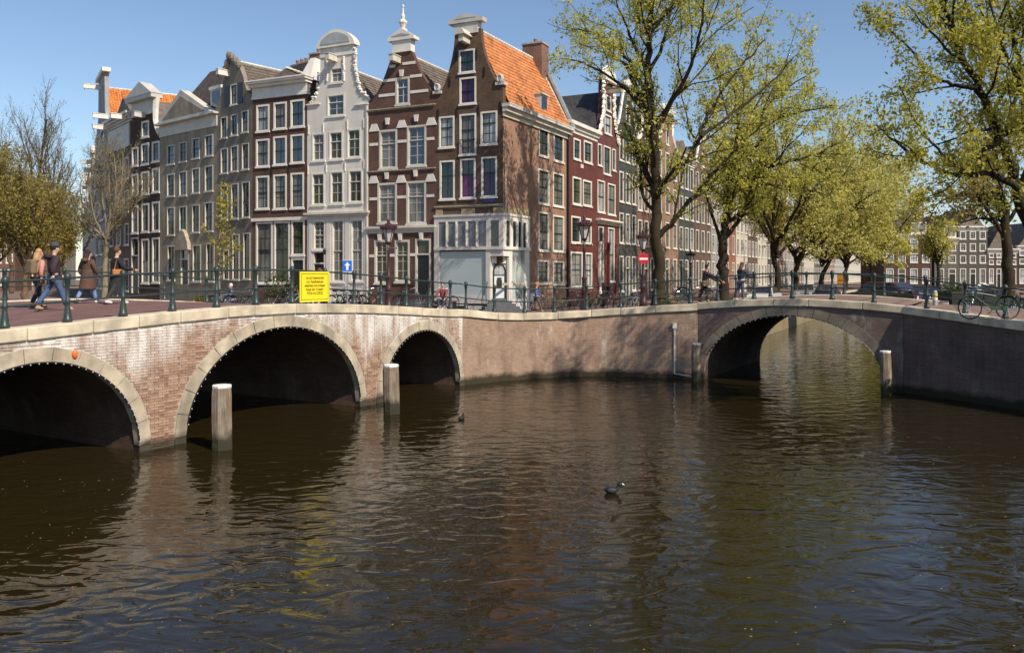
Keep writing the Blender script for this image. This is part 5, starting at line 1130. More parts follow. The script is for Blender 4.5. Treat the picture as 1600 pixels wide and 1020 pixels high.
# ---- trees of the right bank
T = Tree(31, leaf=.078, lpt=36, lsp=.16, len_f=(.5, .42, .38), grow=.85)
DR = 23.5
T.limb(L3((25.5, DR), [(1668,540),(1655,470),(1630,400),(1600,330),(1590,300),(1578,252),(1564,217),(1550,176),(1526,138),(1507,94),(1487,44),(1478,0),(1470,-40)]), 0.231, 0.042, 0, t0=.5)
T.limb(L3((DR, DR+.5), [(1592,296),(1565,275),(1531,271),(1493,276),(1456,260),(1431,248),(1393,213),(1365,190)]), 0.102, 0.021)
T.limb(L3((DR, DR-.8), [(1564,220),(1540,232),(1525,252),(1512,267),(1481,248),(1449,220),(1424,173),(1405,135)]), 0.075, 0.017)
T.limb(L3((DR, DR+1), [(1526,138),(1500,136),(1484,130),(1449,119),(1424,75),(1396,53),(1370,30)]), 0.068, 0.014)
T.limb(L3((DR, DR-1), [(1507,94),(1485,85),(1468,63),(1445,40),(1420,10)]), 0.054, 0.014)
T.limb(L3((DR, DR+1.2), [(1550,202),(1528,204),(1506,209),(1468,226),(1430,235)]), 0.048, 0.014)
T.limb(L3((25, 24), [(1600,330),(1612,250),(1600,180),(1590,110),(1580,40),(1575,-20)]), 0.109, 0.028)
T.limb(L3((24, 22.5), [(1590,300),(1620,220),(1600,140),(1560,60),(1545,-10)]), 0.088, 0.021)
T.limb(L3((24, 25.5), [(1564,217),(1590,160),(1580,100),(1540,40),(1520,-20)]), 0.068, 0.021)
T.limb(L3((24, 25), [(1526,138),(1545,90),(1535,40),(1500,0)]), 0.061, 0.014)
T.build('elm_tree', 'dark leaning tree overhanging from the right edge', tuple(at(1668, 540, 25.5)), BARK, leafmat('right_elm_leaf', (.32,.31,.045), (.50,.47,.075), (.66,.58,.13)), 'trees of the right bank')
T = Tree(32, leaf=.15, lpt=12, lsp=.25); D3 = 44
T.limb(L3(D3, [(1576,462),(1574,420),(1572,380),(1570,340),(1562,290),(1555,240),(1548,190)]), .32, .10, 0, t0=.35)
for e in ([(1572,372),(1545,330),(1520,295),(1500,265)], [(1571,350),(1600,310),(1625,260)], [(1566,310),(1530,300),(1490,305),(1462,320)], [(1562,280),(1590,240),(1600,200)], [(1560,270),(1535,240),(1510,230)], [(1572,365),(1555,345),(1530,340),(1500,348)]): T.limb(L3((D3, D3+float(T.r.normal(0, 2))), e), .12, .025)
T.build('elm_tree', 'dark upright tree standing behind the parked bicycle', tuple(at(1576, 462, D3)), BARK, LEAF3, 'trees of the right bank')
side_tree(1466, 110, 451, 33, 'small narrow tree in front of the far grey houses', 8.5, 1.6, LEAF2, .22, 10, group='trees of the right bank', fork=3)
# ---- trees left, on the quay beyond the left bridge
side_tree(40, 50, 462, 41, 'bushy olive-brown tree behind the walkers on the left bridge', 8.2, 2.3, LEAF3, .10, 8.5, BARKT, group='trees on the left quay', fork=1.6, trunk=.2, dens=1.5, up=.5)
side_tree(-22, 54, 462, 42, 'olive-brown tree cut by the left edge', 8.6, 2.6, LEAF3, .11, 10, BARKT, group='trees on the left quay', fork=1.8, trunk=.2, dens=1.4, up=.5)
side_tree(92, 72, 450, 44, 'olive tree at the end of the left quay by the sky gap', 8.0, 1.5, LEAF3, .12, 10, BARKT, group='trees on the left quay', fork=1.4, trunk=.2, dens=1.4, up=.5)
side_tree(72, 62, 455, 43, 'tall bare tree rising above the olive trees at left', 13.5, 1.9, LEAF3, .08, .8, BARKT, group='trees on the left quay', fork=4.0, trunk=.17, dens=1.2, up=.9)
side_tree(18, 75, 455, 47, 'bare tree at the left edge rising over the olive crowns', 14.0, 3.2, LEAF3, .08, .8, BARKT, group='trees on the left quay', fork=5.0, trunk=.2, dens=1.0, up=.7)
T = Tree(45, leaf=.08, lpt=.5, lsp=.1, up=.55, dens=1.25, minr=.008, len_f=(.5, .45, .4)); D5 = 50
T.limb(L3(D5, [(163,470),(164,440),(165,400),(167,372)]), .19, .13, 0, kids=False)
for e in ([(167,375),(150,350),(141,310),(138,270)], [(167,372),(172,330),(170,280),(172,225)], [(167,372),(180,340),(190,290),(192,235)], [(166,378),(195,350),(212,315),(222,290)], [(166,380),(140,365),(122,340),(112,318)], [(167,370),(160,320),(156,270),(158,230)], [(168,365),(185,345),(205,330),(225,325)], [(167,372),(178,330),(182,280),(178,240)], [(166,376),(150,360),(130,330),(125,290)]):
    T.limb(L3((D5, D5+float(T.r.normal(0, 1.6))), e), .085, .02, 0, t0=.2)
T.build('bare_tree', 'leafless pale-barked tree beside the woman in black', tuple(at(163, 470, D5)), BARKL, LEAF3, 'trees on the left quay')
T = Tree(46, leaf=.13, lpt=26, lsp=.13, levels=1, up=.35, dens=3.2, len_f=(.28, .4, .4)); D6 = 40
T.limb(L3(D6, [(343,478),(342.5,430),(343,390),(345,340),(348,295)]), .055, .012, 0, t0=.28)
T.build('sapling', 'slender young tree with bright yellow-green leaves before the grey houses', tuple(at(343, 478, D6)), BARKL, LEAF4)
# ------------------------------------------------------------------ things in and on the water
def wood_mat():
    m, nt, N, L, B = nmat('weathered_wood'); tc = nd(N, 'ShaderNodeTexCoord')
    mp = nd(N, 'ShaderNodeMapping'); mp.inputs['Scale'].default_value = (9, 9, .7); L.new(tc.outputs['Object'], mp.inputs['Vector'])
    no = nd(N, 'ShaderNodeTexNoise'); no.inputs['Scale'].default_value = 2.2; no.inputs['Detail'].default_value = 10; no.inputs['Roughness'].default_value = .7; L.new(mp.outputs[0], no.inputs['Vector'])
    r = ramp(N, [(.32, (.07, .05, .034)), (.48, (.22, .175, .125)), (.62, (.34, .29, .22)), (.75, (.46, .41, .33))]); L.new(no.outputs['Fac'], r.inputs['Fac'])
    n2 = nd(N, 'ShaderNodeTexNoise'); n2.inputs['Scale'].default_value = 2.5; n2.inputs['Detail'].default_value = 6; L.new(tc.outputs['Object'], n2.inputs['Vector']); r2 = ramp(N, [(.45, (0,0,0)), (.65, (.8,.8,.8))]); L.new(n2.outputs['Fac'], r2.inputs['Fac'])
    out = mixc(N, L, r2.outputs['Color'], r.outputs['Color'], (.19, .11, .06)); out = tide_mix(N, L, out, .42)
    L.new(out, B.inputs['Base Color']); B.inputs['Roughness'].default_value = .9
    bp = nd(N, 'ShaderNodeBump'); bp.inputs['Distance'].default_value = .03; L.new(no.outputs['Fac'], bp.inputs['Height']); L.new(bp.outputs[0], B.inputs['Normal'])
    return m
WOOD = wood_mat()
def bollard(xc, ytop, ybot, wpx, label, tilt=0.0):
    D = CAMZ*FPX/(ybot-HOR); p = at(xc, ybot, D); h = (ybot-ytop)/FPX*D; r = wpx/FPX*D/2*1.04
    root = empty('mooring_post', (p.x, p.y, 0), .35, label, 'mooring post', 'wooden posts before the bridge arches'); rg = random.Random(int(xc)); root.rotation_euler = (rg.uniform(-.035,.035), rg.uniform(-.035,.035), .35)
    mb = MB(); prof = [(r*.95, -1.2), (r, 0), (r*1.05, h*.5), (r*1.0, h*.85), (r*.93, h-.07)]
    mb.lathe(prof, (0, 0, 0), 8, rot=.39); mb.v = [(x*(1+.05*math.sin(3*z+x*9)), y*(1+.05*math.cos(4*z)), z) for x, y, z in mb.v]
    mb.build('shaft', WOOD, root)
    MB().lathe([(r*.97, h-.07), (r*.99, h-.02), (r*.93, h)], (0, 0, 0), 8, rot=.39).build('cap', plain('white_cap_paint', (.72,.71,.68), .6, .15, 6, dirt=.3), root)
    MB().lathe([(r*1.01, -.02), (r*1.03, .10), (r*1.01, .16)], (0, 0, 0), 8, rot=.39).build('algae_band', plain('algae', (.035,.04,.015), .8, .3, 6), root)
bollard(347, 601, 701, 30, 'thick wooden post with white cap in front of the middle arch')
bollard(612, 569, 646, 24, 'chipped wooden post with white cap between the middle and small arch')
bollard(1087.5, 536, 595, 14, 'slim wooden post at the left foot of the right bridge arch')
bollard(1385.5, 548, 616, 17, 'dark wooden post at the right foot of the right bridge arch')
def light_string(root, xc, hw, z0, zc, lo=.0, hi=1.0):
    n = 40; pts = [(xc+(hw-.02)*math.cos(math.pi*(1-t)), -.055, z0+(zc-z0-.02)*math.sin(math.pi*(1-t))) for t in np.linspace(lo, hi, n)]
    c = MB().tube(pts, .018, 5).build('light_cable', BLACK, root)
    b = MB()
    for k in range(0, n): b.ball((pts[k][0], -.08, pts[k][2]-.02), .017, n=6, m=4)
    b.build('light_bulbs', plain('bulb_white', (.5,.5,.47), .3), c)['kind'] = 'stuff'
for a in ARCHES: light_string(lbroot, *a, .04, .98)
light_string(rbroot, *RARCH[0], .12, .95)
oc = LB.u(115); MB().ball((oc, -.05, LB.z(115, 553)), .07, .05, .10).build('orange_marker', plain('orange_plastic', (.75,.14,.02), .4), lbroot)
# floating leaf scraps and scum
g = np.random.default_rng(77); v = []; f = []
for k in range(420):
    D = 9+55*g.random()**2.2; x = g.uniform(0, 1600); 
    if k < 240: x = g.normal(230, 160); D = 10+g.random()*8
    elif k < 340: x = g.uniform(1150, 1600); D = 9+g.random()*14
    X = (x-CX)/FPX*D; s_ = g.uniform(.008, .022); a = g.random()*6.28; ca, sa = math.cos(a)*s_, math.sin(a)*s_; i = len(v)
    v += [(X+ca, D+sa, .004), (X-sa*.6, D+ca*.6, .006), (X-ca, D-sa, .004), (X+sa*.6, D-ca*.6, .003)]; f.append((i, i+1, i+2, i+3))
tag(meshobj('floating_debris', v, f, leafmat('floating_scraps', (.22,.16,.04), (.34,.27,.09), (.4,.36,.22), .1)), 'tiny yellowish leaf scraps drifting on the water', 'debris', kind='stuff')
# coot
c = at(957, 770, CAMZ*FPX/(770-HOR)); root = empty('coot', (c.x, c.y, 0), 0, 'black coot with white bill swimming on the canal', 'bird')
CB = plain('coot_feathers', (.012,.012,.013), .7, .3, 14)
bd = MB(); xs = np.linspace(-.17, .15, 10); prof = [.01,.045,.075,.09,.095,.09,.075,.06,.055,.045]; n = 10
vv = []
for i, (x, r) in enumerate(zip(xs, prof)):
    zc_ = [.07,.065,.055,.05,.045,.045,.05,.075,.115,.145][i]
    for k in range(n): w = 2*math.pi*k/n; vv.append((x if i < 8 else [.12,.135][i-8], r*math.cos(w)*1.0, zc_+r*math.sin(w)*.85))
ff = [(i*n+k, i*n+(k+1)%n, (i+1)*n+(k+1)%n, (i+1)*n+k) for i in range(9) for k in range(n)]
bd._add(vv, ff); bd.ball((.145, 0, .165), .055, .045, .050, 10, 6); bd.build('body', CB, root, True)
bl = MB().lathe([(.018,0),(.012,.03),(.003,.055)], (0,0,0), 6).build('bill', plain('bill_white', (.8,.78,.74), .4), root)
bl.location = (.185, 0, .178); bl.rotation_euler = (0, R(115), 0)
for s_ in (-1, 1): MB().ball((-.03, .082*s_, .07), .1, .02, .05, 8, 5).build('wing', plain('coot_wing', (.035,.034,.036), .7), root, True)
c = at(721, 655, CAMZ*FPX/(655-HOR)); root = empty('water_bird', (c.x, c.y, 0), 1.2, 'small distant dark bird on the water before the small arch', 'bird')
MB().ball((0,0,.04), .15, .08, .07, 8, 5).ball((.13,0,.13), .045, .04, .04, 8, 5).tube([(.11,0,.05),(.13,0,.13)], .03, 6).build('body', CB, root, True); MB().box(.165,.2,-.012,.012,.115,.135).build('bill', MATS['bill_white'], root)
# ------------------------------------------------------------------ signs
u0, u1 = LB.u(470.5), LB.u(516.5); zc_ = LB.z(493, 471.5); zt = LB.z(493, 424.5); p = LB.world(u0, .06, zc_)
root = empty('notice_sign', tuple(p), LB_A, 'yellow notice board with dark border and dutch text on the bridge railing', 'sign'); W_, H_ = u1-u0, zt-zc_
MB().box(0, W_, -.012, .012, 0, H_).build('board', plain('sign_yellow', (.83,.66,.015), .45, .04), root)
b = MB(); DKB = plain('sign_dark_print', (.05,.04,.01), .5)
for q in ((.05, W_-.05, H_-.075, H_-.06), (.05, W_-.05, .06, .075), (.05, .065, .06, H_-.06), (W_-.065, W_-.05, .06, H_-.06)): b.box(q[0], q[1], -.0145, -.011, q[2], q[3])
b.build('border', DKB, root)
OCH = plain('sign_text_ink', (.22,.13,.005), .5)
for k, tx in enumerate(('Let op! Keizersgracht', 't.h.v. Raadhuisstraat', 'afgesloten voor schepen', 'langer dan 14 meter.', '9/2/26 t/m 22/5/26')):
    cu = bpy.data.curves.new('lettering', 'FONT'); cu.body = tx; cu.align_x = 'CENTER'; cu.size = .112; cu.extrude = .001; cu.offset = .0025; cu.materials.append(OCH)
    t0_ = bpy.data.objects.new('lettering_curve', cu); col.objects.link(t0_); dg = bpy.context.evaluated_depsgraph_get(); dg.update(); me_ = bpy.data.meshes.new_from_object(t0_.evaluated_get(dg)); bpy.data.objects.remove(t0_); me_.name = 'lettering'; t = bpy.data.objects.new('lettering', me_); col.objects.link(t); t.parent = root; t.location = (W_/2, -.0155, H_*(.76-.128*k)); t.rotation_euler = (R(90), 0, 0); t.scale = (.78, 1, 1)
def pole_sign(x, ytop, ybot, D, label, kind):
    pb = at(x, ybot, D); root = empty('traffic_sign', tuple(pb), 0, label, 'sign'); h = (ybot-ytop)/FPX*D
    MB().tube([(0,0,-.3),(0,0,h)], .03, 8).build('pole', LEAD, root)
    if kind == 'arrow':
        MB().box(-.2, .2, -.045, -.03, h-.52, h).build('plate', plain('sign_blue', (.01,.14,.62), .35, .03), root)
        MB().prism([(-.05,h-.44),(.05,h-.44),(.05,h-.24),(.13,h-.24),(0,h-.08),(-.13,h-.24),(-.05,h-.24)], -.05, -.044).build('arrow', plain('sign_white', (.82,.82,.80), .4, .03), root)
        MB().box(-.2,.2,-.047,-.044,h-.52,h-.505).box(-.2,.2,-.047,-.044,h-.015,h).build('rim', MATS['sign_white'], root)
    return root
pole_sign(543, 406.5, 476, 37, 'blue one-way sign with white arrow right of the yellow board', 'arrow')
p = at(1313, 445, 41); root = empty('orange_sign', tuple(p), RB.ang, 'small orange notice plate on the far railing of the right bridge', 'sign'); MB().box(-.15,.15,-.01,.01,0,.5).build('plate', plain('orange_plate', (.75,.27,.01), .4), root); MB().box(-.11,.11,-.013,-.009,.2,.24).build('print', DKB, root)
def lamp(x, ytop, ybot, D, label, m=None, noentry=None):
    m = m or LAMPRED; p = at(x, ybot, D); h = (ybot-ytop)/FPX*D; root = empty('street_lamp', tuple(p), .3, label, 'street lamp', 'crowned lantern posts')
    MB().lathe([(.20,-.3),(.20,.12),(.15,.2),(.14,.75),(.17,.8),(.12,.9),(.10,1.3),(.13,1.36),(.08,1.45),(.055,h*.62),(.075,h*.63),(.05,h*.66),(.045,h-1.0)], (0,0,0), 10).build('post', m, root, True)
    MB().tube([(-.32,0,h-1.25),(.32,0,h-1.25)], .022, 6).ball((-.34,0,h-1.25), .035).ball((.34,0,h-1.25), .035).build('ladder_bar', m, root)
    zl = h-1.0; mb = MB(); n = 6
    for k in range(n):
        a = 2*math.pi*k/n; mb.tube([(.12*math.cos(a),.12*math.sin(a),zl),(.27*math.cos(a),.27*math.sin(a),zl+.55)], .016, 5)
    mb.lathe([(.05,zl-.12),(.14,zl-.02),(.14,zl+.02),(.03,zl+.02)], (0,0,0), 8); mb.lathe([(.36,zl+.54),(.37,zl+.60),(.30,zl+.66),(.14,zl+.78),(.06,zl+.84),(.07,zl+.92),(.02,zl+1.0)], (0,0,0), 10)
    for k in range(8): a = 2*math.pi*k/8; mb.ball((.34*math.cos(a), .34*math.sin(a), zl+.68), .05, .03, .07, 6, 4)
    mb.build('lantern_frame', m, root)
    MB().lathe([(.11,zl+.02),(.25,zl+.53)], (0,0,0), 6).build('lantern_glass', plain('lantern_glass', (.50,.48,.45), .15, .1), root)
    if noentry:
        x_, y_, rp = noentry; zz = (ybot-y_)/FPX*D; r = rp/FPX*D
        d = MB(); vv = [(0,-.14,zz)]+[(r*math.cos(t),-.14,zz+r*math.sin(t)) for t in np.linspace(0, 2*math.pi, 25)[:-1]]; d._add(vv+[(v[0],-.11,v[2]) for v in vv], [(0,(k+1)%24+1,k+1)[::-1] for k in range(24)]+[(25,25+k+1,25+(k+1)%24+1)[::-1] for k in range(24)]+[(k+1,(k+1)%24+1,(k+1)%24+26,k+26) for k in range(24)])
        d.build('no_entry_plate', plain('sign_red', (.50,.015,.02), .4, .04), root).rotation_euler = (0,0,-.3); MB().box(-r*.75, r*.75, -.146, -.141, zz-r*.18, zz+r*.18).build('no_entry_bar', plain('sign_white', (.82,.82,.80)), root).rotation_euler = (0,0,-.3)
lamp(607, 342, 482, 35.5, 'maroon crowned street lamp in front of the banded brick house')
lamp(913, 337, 484, 36.2, 'maroon crowned street lamp standing at the railing bend')
lamp(1005, 358, 474, 41, 'maroon crowned street lamp carrying a red no-entry sign', None, (1005, 404.5, 8.5))
lamp(1079, 390, 466, 62, 'dark distant street lamp right of the large elm', DARKIRON)
# ------------------------------------------------------------------ bicycles
RUB = plain('tyre_rubber', (.02,.02,.02), .8); CHR = plain('chrome', (.5,.5,.5), .3, .1, metal=1.0); SADM = plain('saddle_leather', (.03,.022,.018), .6)
def bike_meshes():
    d = {}
    t = MB(); n = 22
    vv = []; ff = []
    for i in range(n):
        a = 2*math.pi*i/n
        for k in range(5): w = 2*math.pi*k/5; r = .335+.02*math.cos(w); vv.append((r*math.cos(a), .02*math.sin(w), r*math.sin(a)))
    ff = [(i*5+k, i*5+(k+1)%5, ((i+1)%n)*5+(k+1)%5, ((i+1)%n)*5+k) for i in range(n) for k in range(5)]
    t._add(vv, ff); d['tyre'] = (t, RUB)
    s = MB()
    for k in range(14): a = 2*math.pi*k/14; s.tube([(0,0,0),(.32*math.cos(a),0,.32*math.sin(a))], .0035, 3)
    s.tube([(0,-.05,0),(0,.05,0)], .025, 6); d['spokes'] = (s, CHR)
    f = MB(); hub, fw, bb, st, hd = (-.52,0,.34), (.55,0,.34), (-.08,0,.30), (-.22,0,.78), (.36,0,.80)
    f.tube([bb, st], .017, 6); f.tube([bb, (.38,0,.66)], .019, 6); f.tube([(-.20,0,.70), hd], .017, 6); f.tube([hub, bb], .012, 5); f.tube([hub, (-.2,0,.72)], .011, 5); f.tube([(.34,0,.90), (.40,0,.62)], .022, 6); f.tube([(.40,0,.62), (.47,0,.45), fw], .014, 5)
    f.tube([(.55+.37*math.cos(t_),0,.34+.37*math.sin(t_)) for t_ in np.linspace(.3, 2.6, 9)], .016, 4); f.tube([(-.52+.37*math.cos(t_),0,.34+.37*math.sin(t_)) for t_ in np.linspace(.4, 3.1, 9)], .016, 4)
    f.box(-.50, -.05, .03, .05, .27, .40); d['frame'] = (f, None)
    h = MB(); h.tube([(.34,0,.88),(.33,0,1.02)], .012, 6); h.tube([(.12,-.29,1.02),(.26,-.27,1.06),(.34,-.12,1.05),(.34,.12,1.05),(.26,.27,1.06),(.12,.29,1.02)], .013, 6); d['handlebar'] = (h, CHR)
    g = MB(); g.prism([(-.36,.86),(-.10,.88),(-.02,.90),(-.02,.93),(-.12,.93),(-.38,.95)], -.09, .09); g.v = [(x, y*(1 if x < -.2 else .35), z) for x, y, z in g.v]; g.tube([(-.22,0,.76),(-.24,0,.88)], .013, 6); d['saddle'] = (g, SADM)
    r = MB(); r.box(-.85,-.30,-.07,.07,.70,.72); r.tube([(-.80,.06,.70),(-.52,.07,.34)], .008, 4); r.tube([(-.80,-.06,.70),(-.52,-.07,.34)], .008, 4); d['luggage_rack'] = (r, BLACK)
    c = MB(); c.tube([(-.08,.07,.30),(.04,.07,.18)], .01, 5); c.tube([(-.08,-.07,.30),(-.20,-.07,.42)], .01, 5); c.box(-.01,.09,.06,.15,.165,.185); c.box(-.25,-.15,-.15,-.06,.41,.43); d['pedal'] = (c, BLACK)
    l = MB(); l.ball((.47,0,.80), .045); d['lamp'] = (l, CHR)
    return {k: (mb.build(k, m or BLACK).data) for k, (mb, m) in d.items()}
_before = set(bpy.data.objects); BM = bike_meshes()
for o in set(bpy.data.objects)-_before: bpy.data.objects.remove(o)
def bicycle(p, rz, label, fm, tilt=.08, group='parked bicycles', scale=1.0, extras=None):
    root = empty('bicycle', tuple(p), rz, label, 'bicycle', group); root.rotation_euler = (tilt, 0, rz); root.scale = (scale,)*3
    for k in ('frame', 'handlebar', 'saddle', 'luggage_rack', 'pedal', 'lamp'):
        o = bpy.data.objects.new(k, BM[k]); col.objects.link(o); o.parent = root
        if k == 'frame': o.material_slots[0].link = 'OBJECT'; o.material_slots[0].material = fm
    for x in (-.52, .55):
        w = bpy.data.objects.new('tyre', BM['tyre']); col.objects.link(w); w.name = 'wheel'; w.parent = root; w.location = (x, 0, .34)
        s = bpy.data.objects.new('spokes', BM['spokes']); col.objects.link(s); s.parent = w
    if extras == 'basket':
        mb = MB()
        for k in range(5): mb.box(.42, .42+.32, -.2, .2, .80+.05*k, .805+.05*k) if k in (0,) else mb.tube([(.42,-.2,.8+.05*k),(.74,-.2,.8+.05*k),(.74,.2,.8+.05*k),(.42,.2,.8+.05*k),(.42,-.2,.8+.05*k)], .008, 4)
        mb.build('basket', plain('wicker', (.25,.17,.09), .9), root)
    return root
BKC = [plain('bike_black', (.015,.015,.016), .35), plain('bike_teal', (.03,.20,.22), .35), plain('bike_red', (.35,.02,.02), .35), plain('bike_green', (.03,.07,.03), .35), plain('bike_grey', (.2,.2,.21), .35)]
def street(x, D, z): return Vector(((x-CX)/FPX*D, D, z))
def ramp_z(D, X):                       # height of the sloping quay pavement
    dw = 34.3 if X > -1.9 else 34.3-(X+1.9)*.585; 
    return float(np.interp(D, [dw, 52.0], [2.66, 1.92])) if X > -1.9 else float(np.interp(D, [34, 55], [2.75, 1.95]))
def on_quay(x, D): X = (x-CX)/FPX*D; return Vector((X, D, ramp_z(D, X)))
for x, D, rz, c, lab in ((352,40,.3,4,'grey bicycle by the sapling left of the plants'),(378,40,.2,0,'black bicycle with child seat area behind the left railing'),(404,41,.4,0,'dark bicycle left of the potted plants'),(440,40,1.1,0,'dark bicycle among the potted plants'),(458,41,.9,4,'grey bicycle just left of the yellow board'),
        (532,38,1.0,4,'silver-grey bicycle right of the yellow board'),(541,38,1.2,1,'teal bicycle right of the yellow board'),(553,38,1.3,2,'red bicycle below the blue arrow sign'),(566,38.5,.9,0,'black bicycle right of the red one'),(582,39,.7,0,'black bicycle left of the maroon lamp'),(640,40,.4,0,'black bicycle before the banded house stoop'),(690,41,.3,4,'grey bicycle beside the seated person in red')):
    bicycle(on_quay(x, D), rz, lab, BKC[c], random.Random(x).uniform(-.1, .12))
for x, D, rz, c, lab in ((893,41,.9,0,'black bicycle left of the second maroon lamp'),(925,42,.8,3,'green bicycle in front of the red house'),(945,43,.9,0,'black bicycle in front of the crimson gable house'),(975,43,.7,0,'black bicycle left of the no-entry sign'),(990,42.5,1.0,4,'grey bicycle under the no-entry sign'),(1050,41,.2,3,'green bicycle right of the large elm trunk')):
    bicycle(on_quay(x, D), rz, lab, BKC[c], .06)
p = at(1546, 499, 26.6); bicycle(Vector((p.x, p.y, 2.80)), R(172), 'dark green bicycle leaning inside the railing at the right edge', BKC[3], .04, scale=1.05)
for k, (x, D, lab) in enumerate(((1408,43,'bicycle nearest the dark car on the right bridge street'),(1428,43,'second bicycle from the dark car on the right street'),(1448,42,'bicycle left of the white bollard on the right street'),(1515,41,'bicycle right of the dark planter'),(1535,40.5,'second bicycle right of the dark planter'),(1590,40,'bicycle at the right edge behind the dark tree'))):
    bicycle(Vector(((x-CX)/FPX*D, D, 2.42)), .3+.2*k, lab, BKC[[0, 4, 0, 3, 0, 0][k]])
# ------------------------------------------------------------------ plants and tubs
def shrub(p, r, h, label, flower=None, pot=True, name='potted_plant', n=420, lm=None):
    root = empty(name, tuple(p), 0, label, 'plant'); g = np.random.default_rng(int(abs(p.x*100)))
    if pot: MB().lathe([(.18,0),(.24,.4),(.27,.42),(.25,.45),(.22,.42)], (0,0,0), 10).build('pot', plain('dark_pot', (.05,.05,.05), .6), root)
    v = []; f = []
    for k in range(n):
        d = g.normal(0, 1, 3); d /= np.linalg.norm(d); q = d*g.uniform(.4, 1)**.5*np.array([r, r, h/2])+np.array([0, 0, h/2+(.4 if pot else .05)]); a = g.normal(0, 1, 3); a /= np.linalg.norm(a); b = np.cross(a, d); b /= np.linalg.norm(b)+1e-6; s = g.uniform(.05, .1)
        i = len(v); v += [tuple(q-a*s), tuple(q+b*s*.5), tuple(q+a*s), tuple(q-b*s*.5)]; f.append((i, i+1, i+2, i+3))
    meshobj('foliage', v, f, lm or LEAFS, root)
    st = MB()
    for k in range(6): st.tube([(0,0,.1),(g.normal(0,r*.3),g.normal(0,r*.3),h*.6+.3)], .012, 4)
    st.build('stem', BARKT, root)
    if flower:
        for k in range(7): q = g.normal(0, .5, 3); MB().ball((q[0]*r, -abs(q[1])*r, h*.6+q[2]*h*.2+.4), .06, n=6, m=4).build('flower', flower, root)
LEAFS = leafmat('shrub_leaf', (.03,.05,.012), (.06,.085,.02), (.10,.12,.03), .25)
shrub(on_quay(436, 41.5), .75, 1.6, 'leafy green potted shrub behind the railing left of the yellow board'); shrub(on_quay(452, 42), .5, 1.1, 'potted plant with red flowers left of the yellow board', plain('red_flower', (.5,.03,.03), .5)); shrub(on_quay(318, 45), .5, .8, 'low green plant at the foot of the pediment house', None, False, n=250); shrub(on_quay(310, 46), .4, .7, 'small yellowish plant beside the low green one', None, False, n=200, lm=LEAF4)
shrub(on_quay(1042, 44), .4, .6, 'small green plant at the foot of the large elm', None, False, n=200)
p = Vector(((1490-CX)/FPX*37, 37, 2.62)); root = empty('planter', tuple(p), .2, 'dark tapered planter tub on the right street', 'planter'); MB().lathe([(.42,0),(.72,.75),(.76,.78),(.76,.85),(.66,.85),(.6,.7)], (0,0,0), 4, rot=.78).build('tub', plain('planter_black', (.025,.028,.026), .6), root); 
g_ = MB(); rg = random.Random(2)
for k in range(60): g_.tube([(rg.uniform(-.4,.4), rg.uniform(-.4,.4), .7), (rg.uniform(-.6,.6), rg.uniform(-.6,.6), 1.0+rg.random()*.3)], .012, 3)
g_.build('plant', LEAFS, root)['kind'] = 'stuff'
p = Vector(((1461-CX)/FPX*34, 34, 2.78)); root = empty('street_bollard', tuple(p), 0, 'short grey street bollard with white and yellow bands', 'bollard'); MB().lathe([(.09,0),(.09,.72),(.05,.8)], (0,0,0), 10).build('shaft', plain('bollard_grey', (.35,.34,.32), .7), root); MB().lathe([(.094,.4),(.094,.55)], (0,0,0), 10).build('band', WHITE, root); MB().lathe([(.094,.57),(.094,.66)], (0,0,0), 10).build('band', plain('band_yellow', (.6,.6,.05), .5), root)
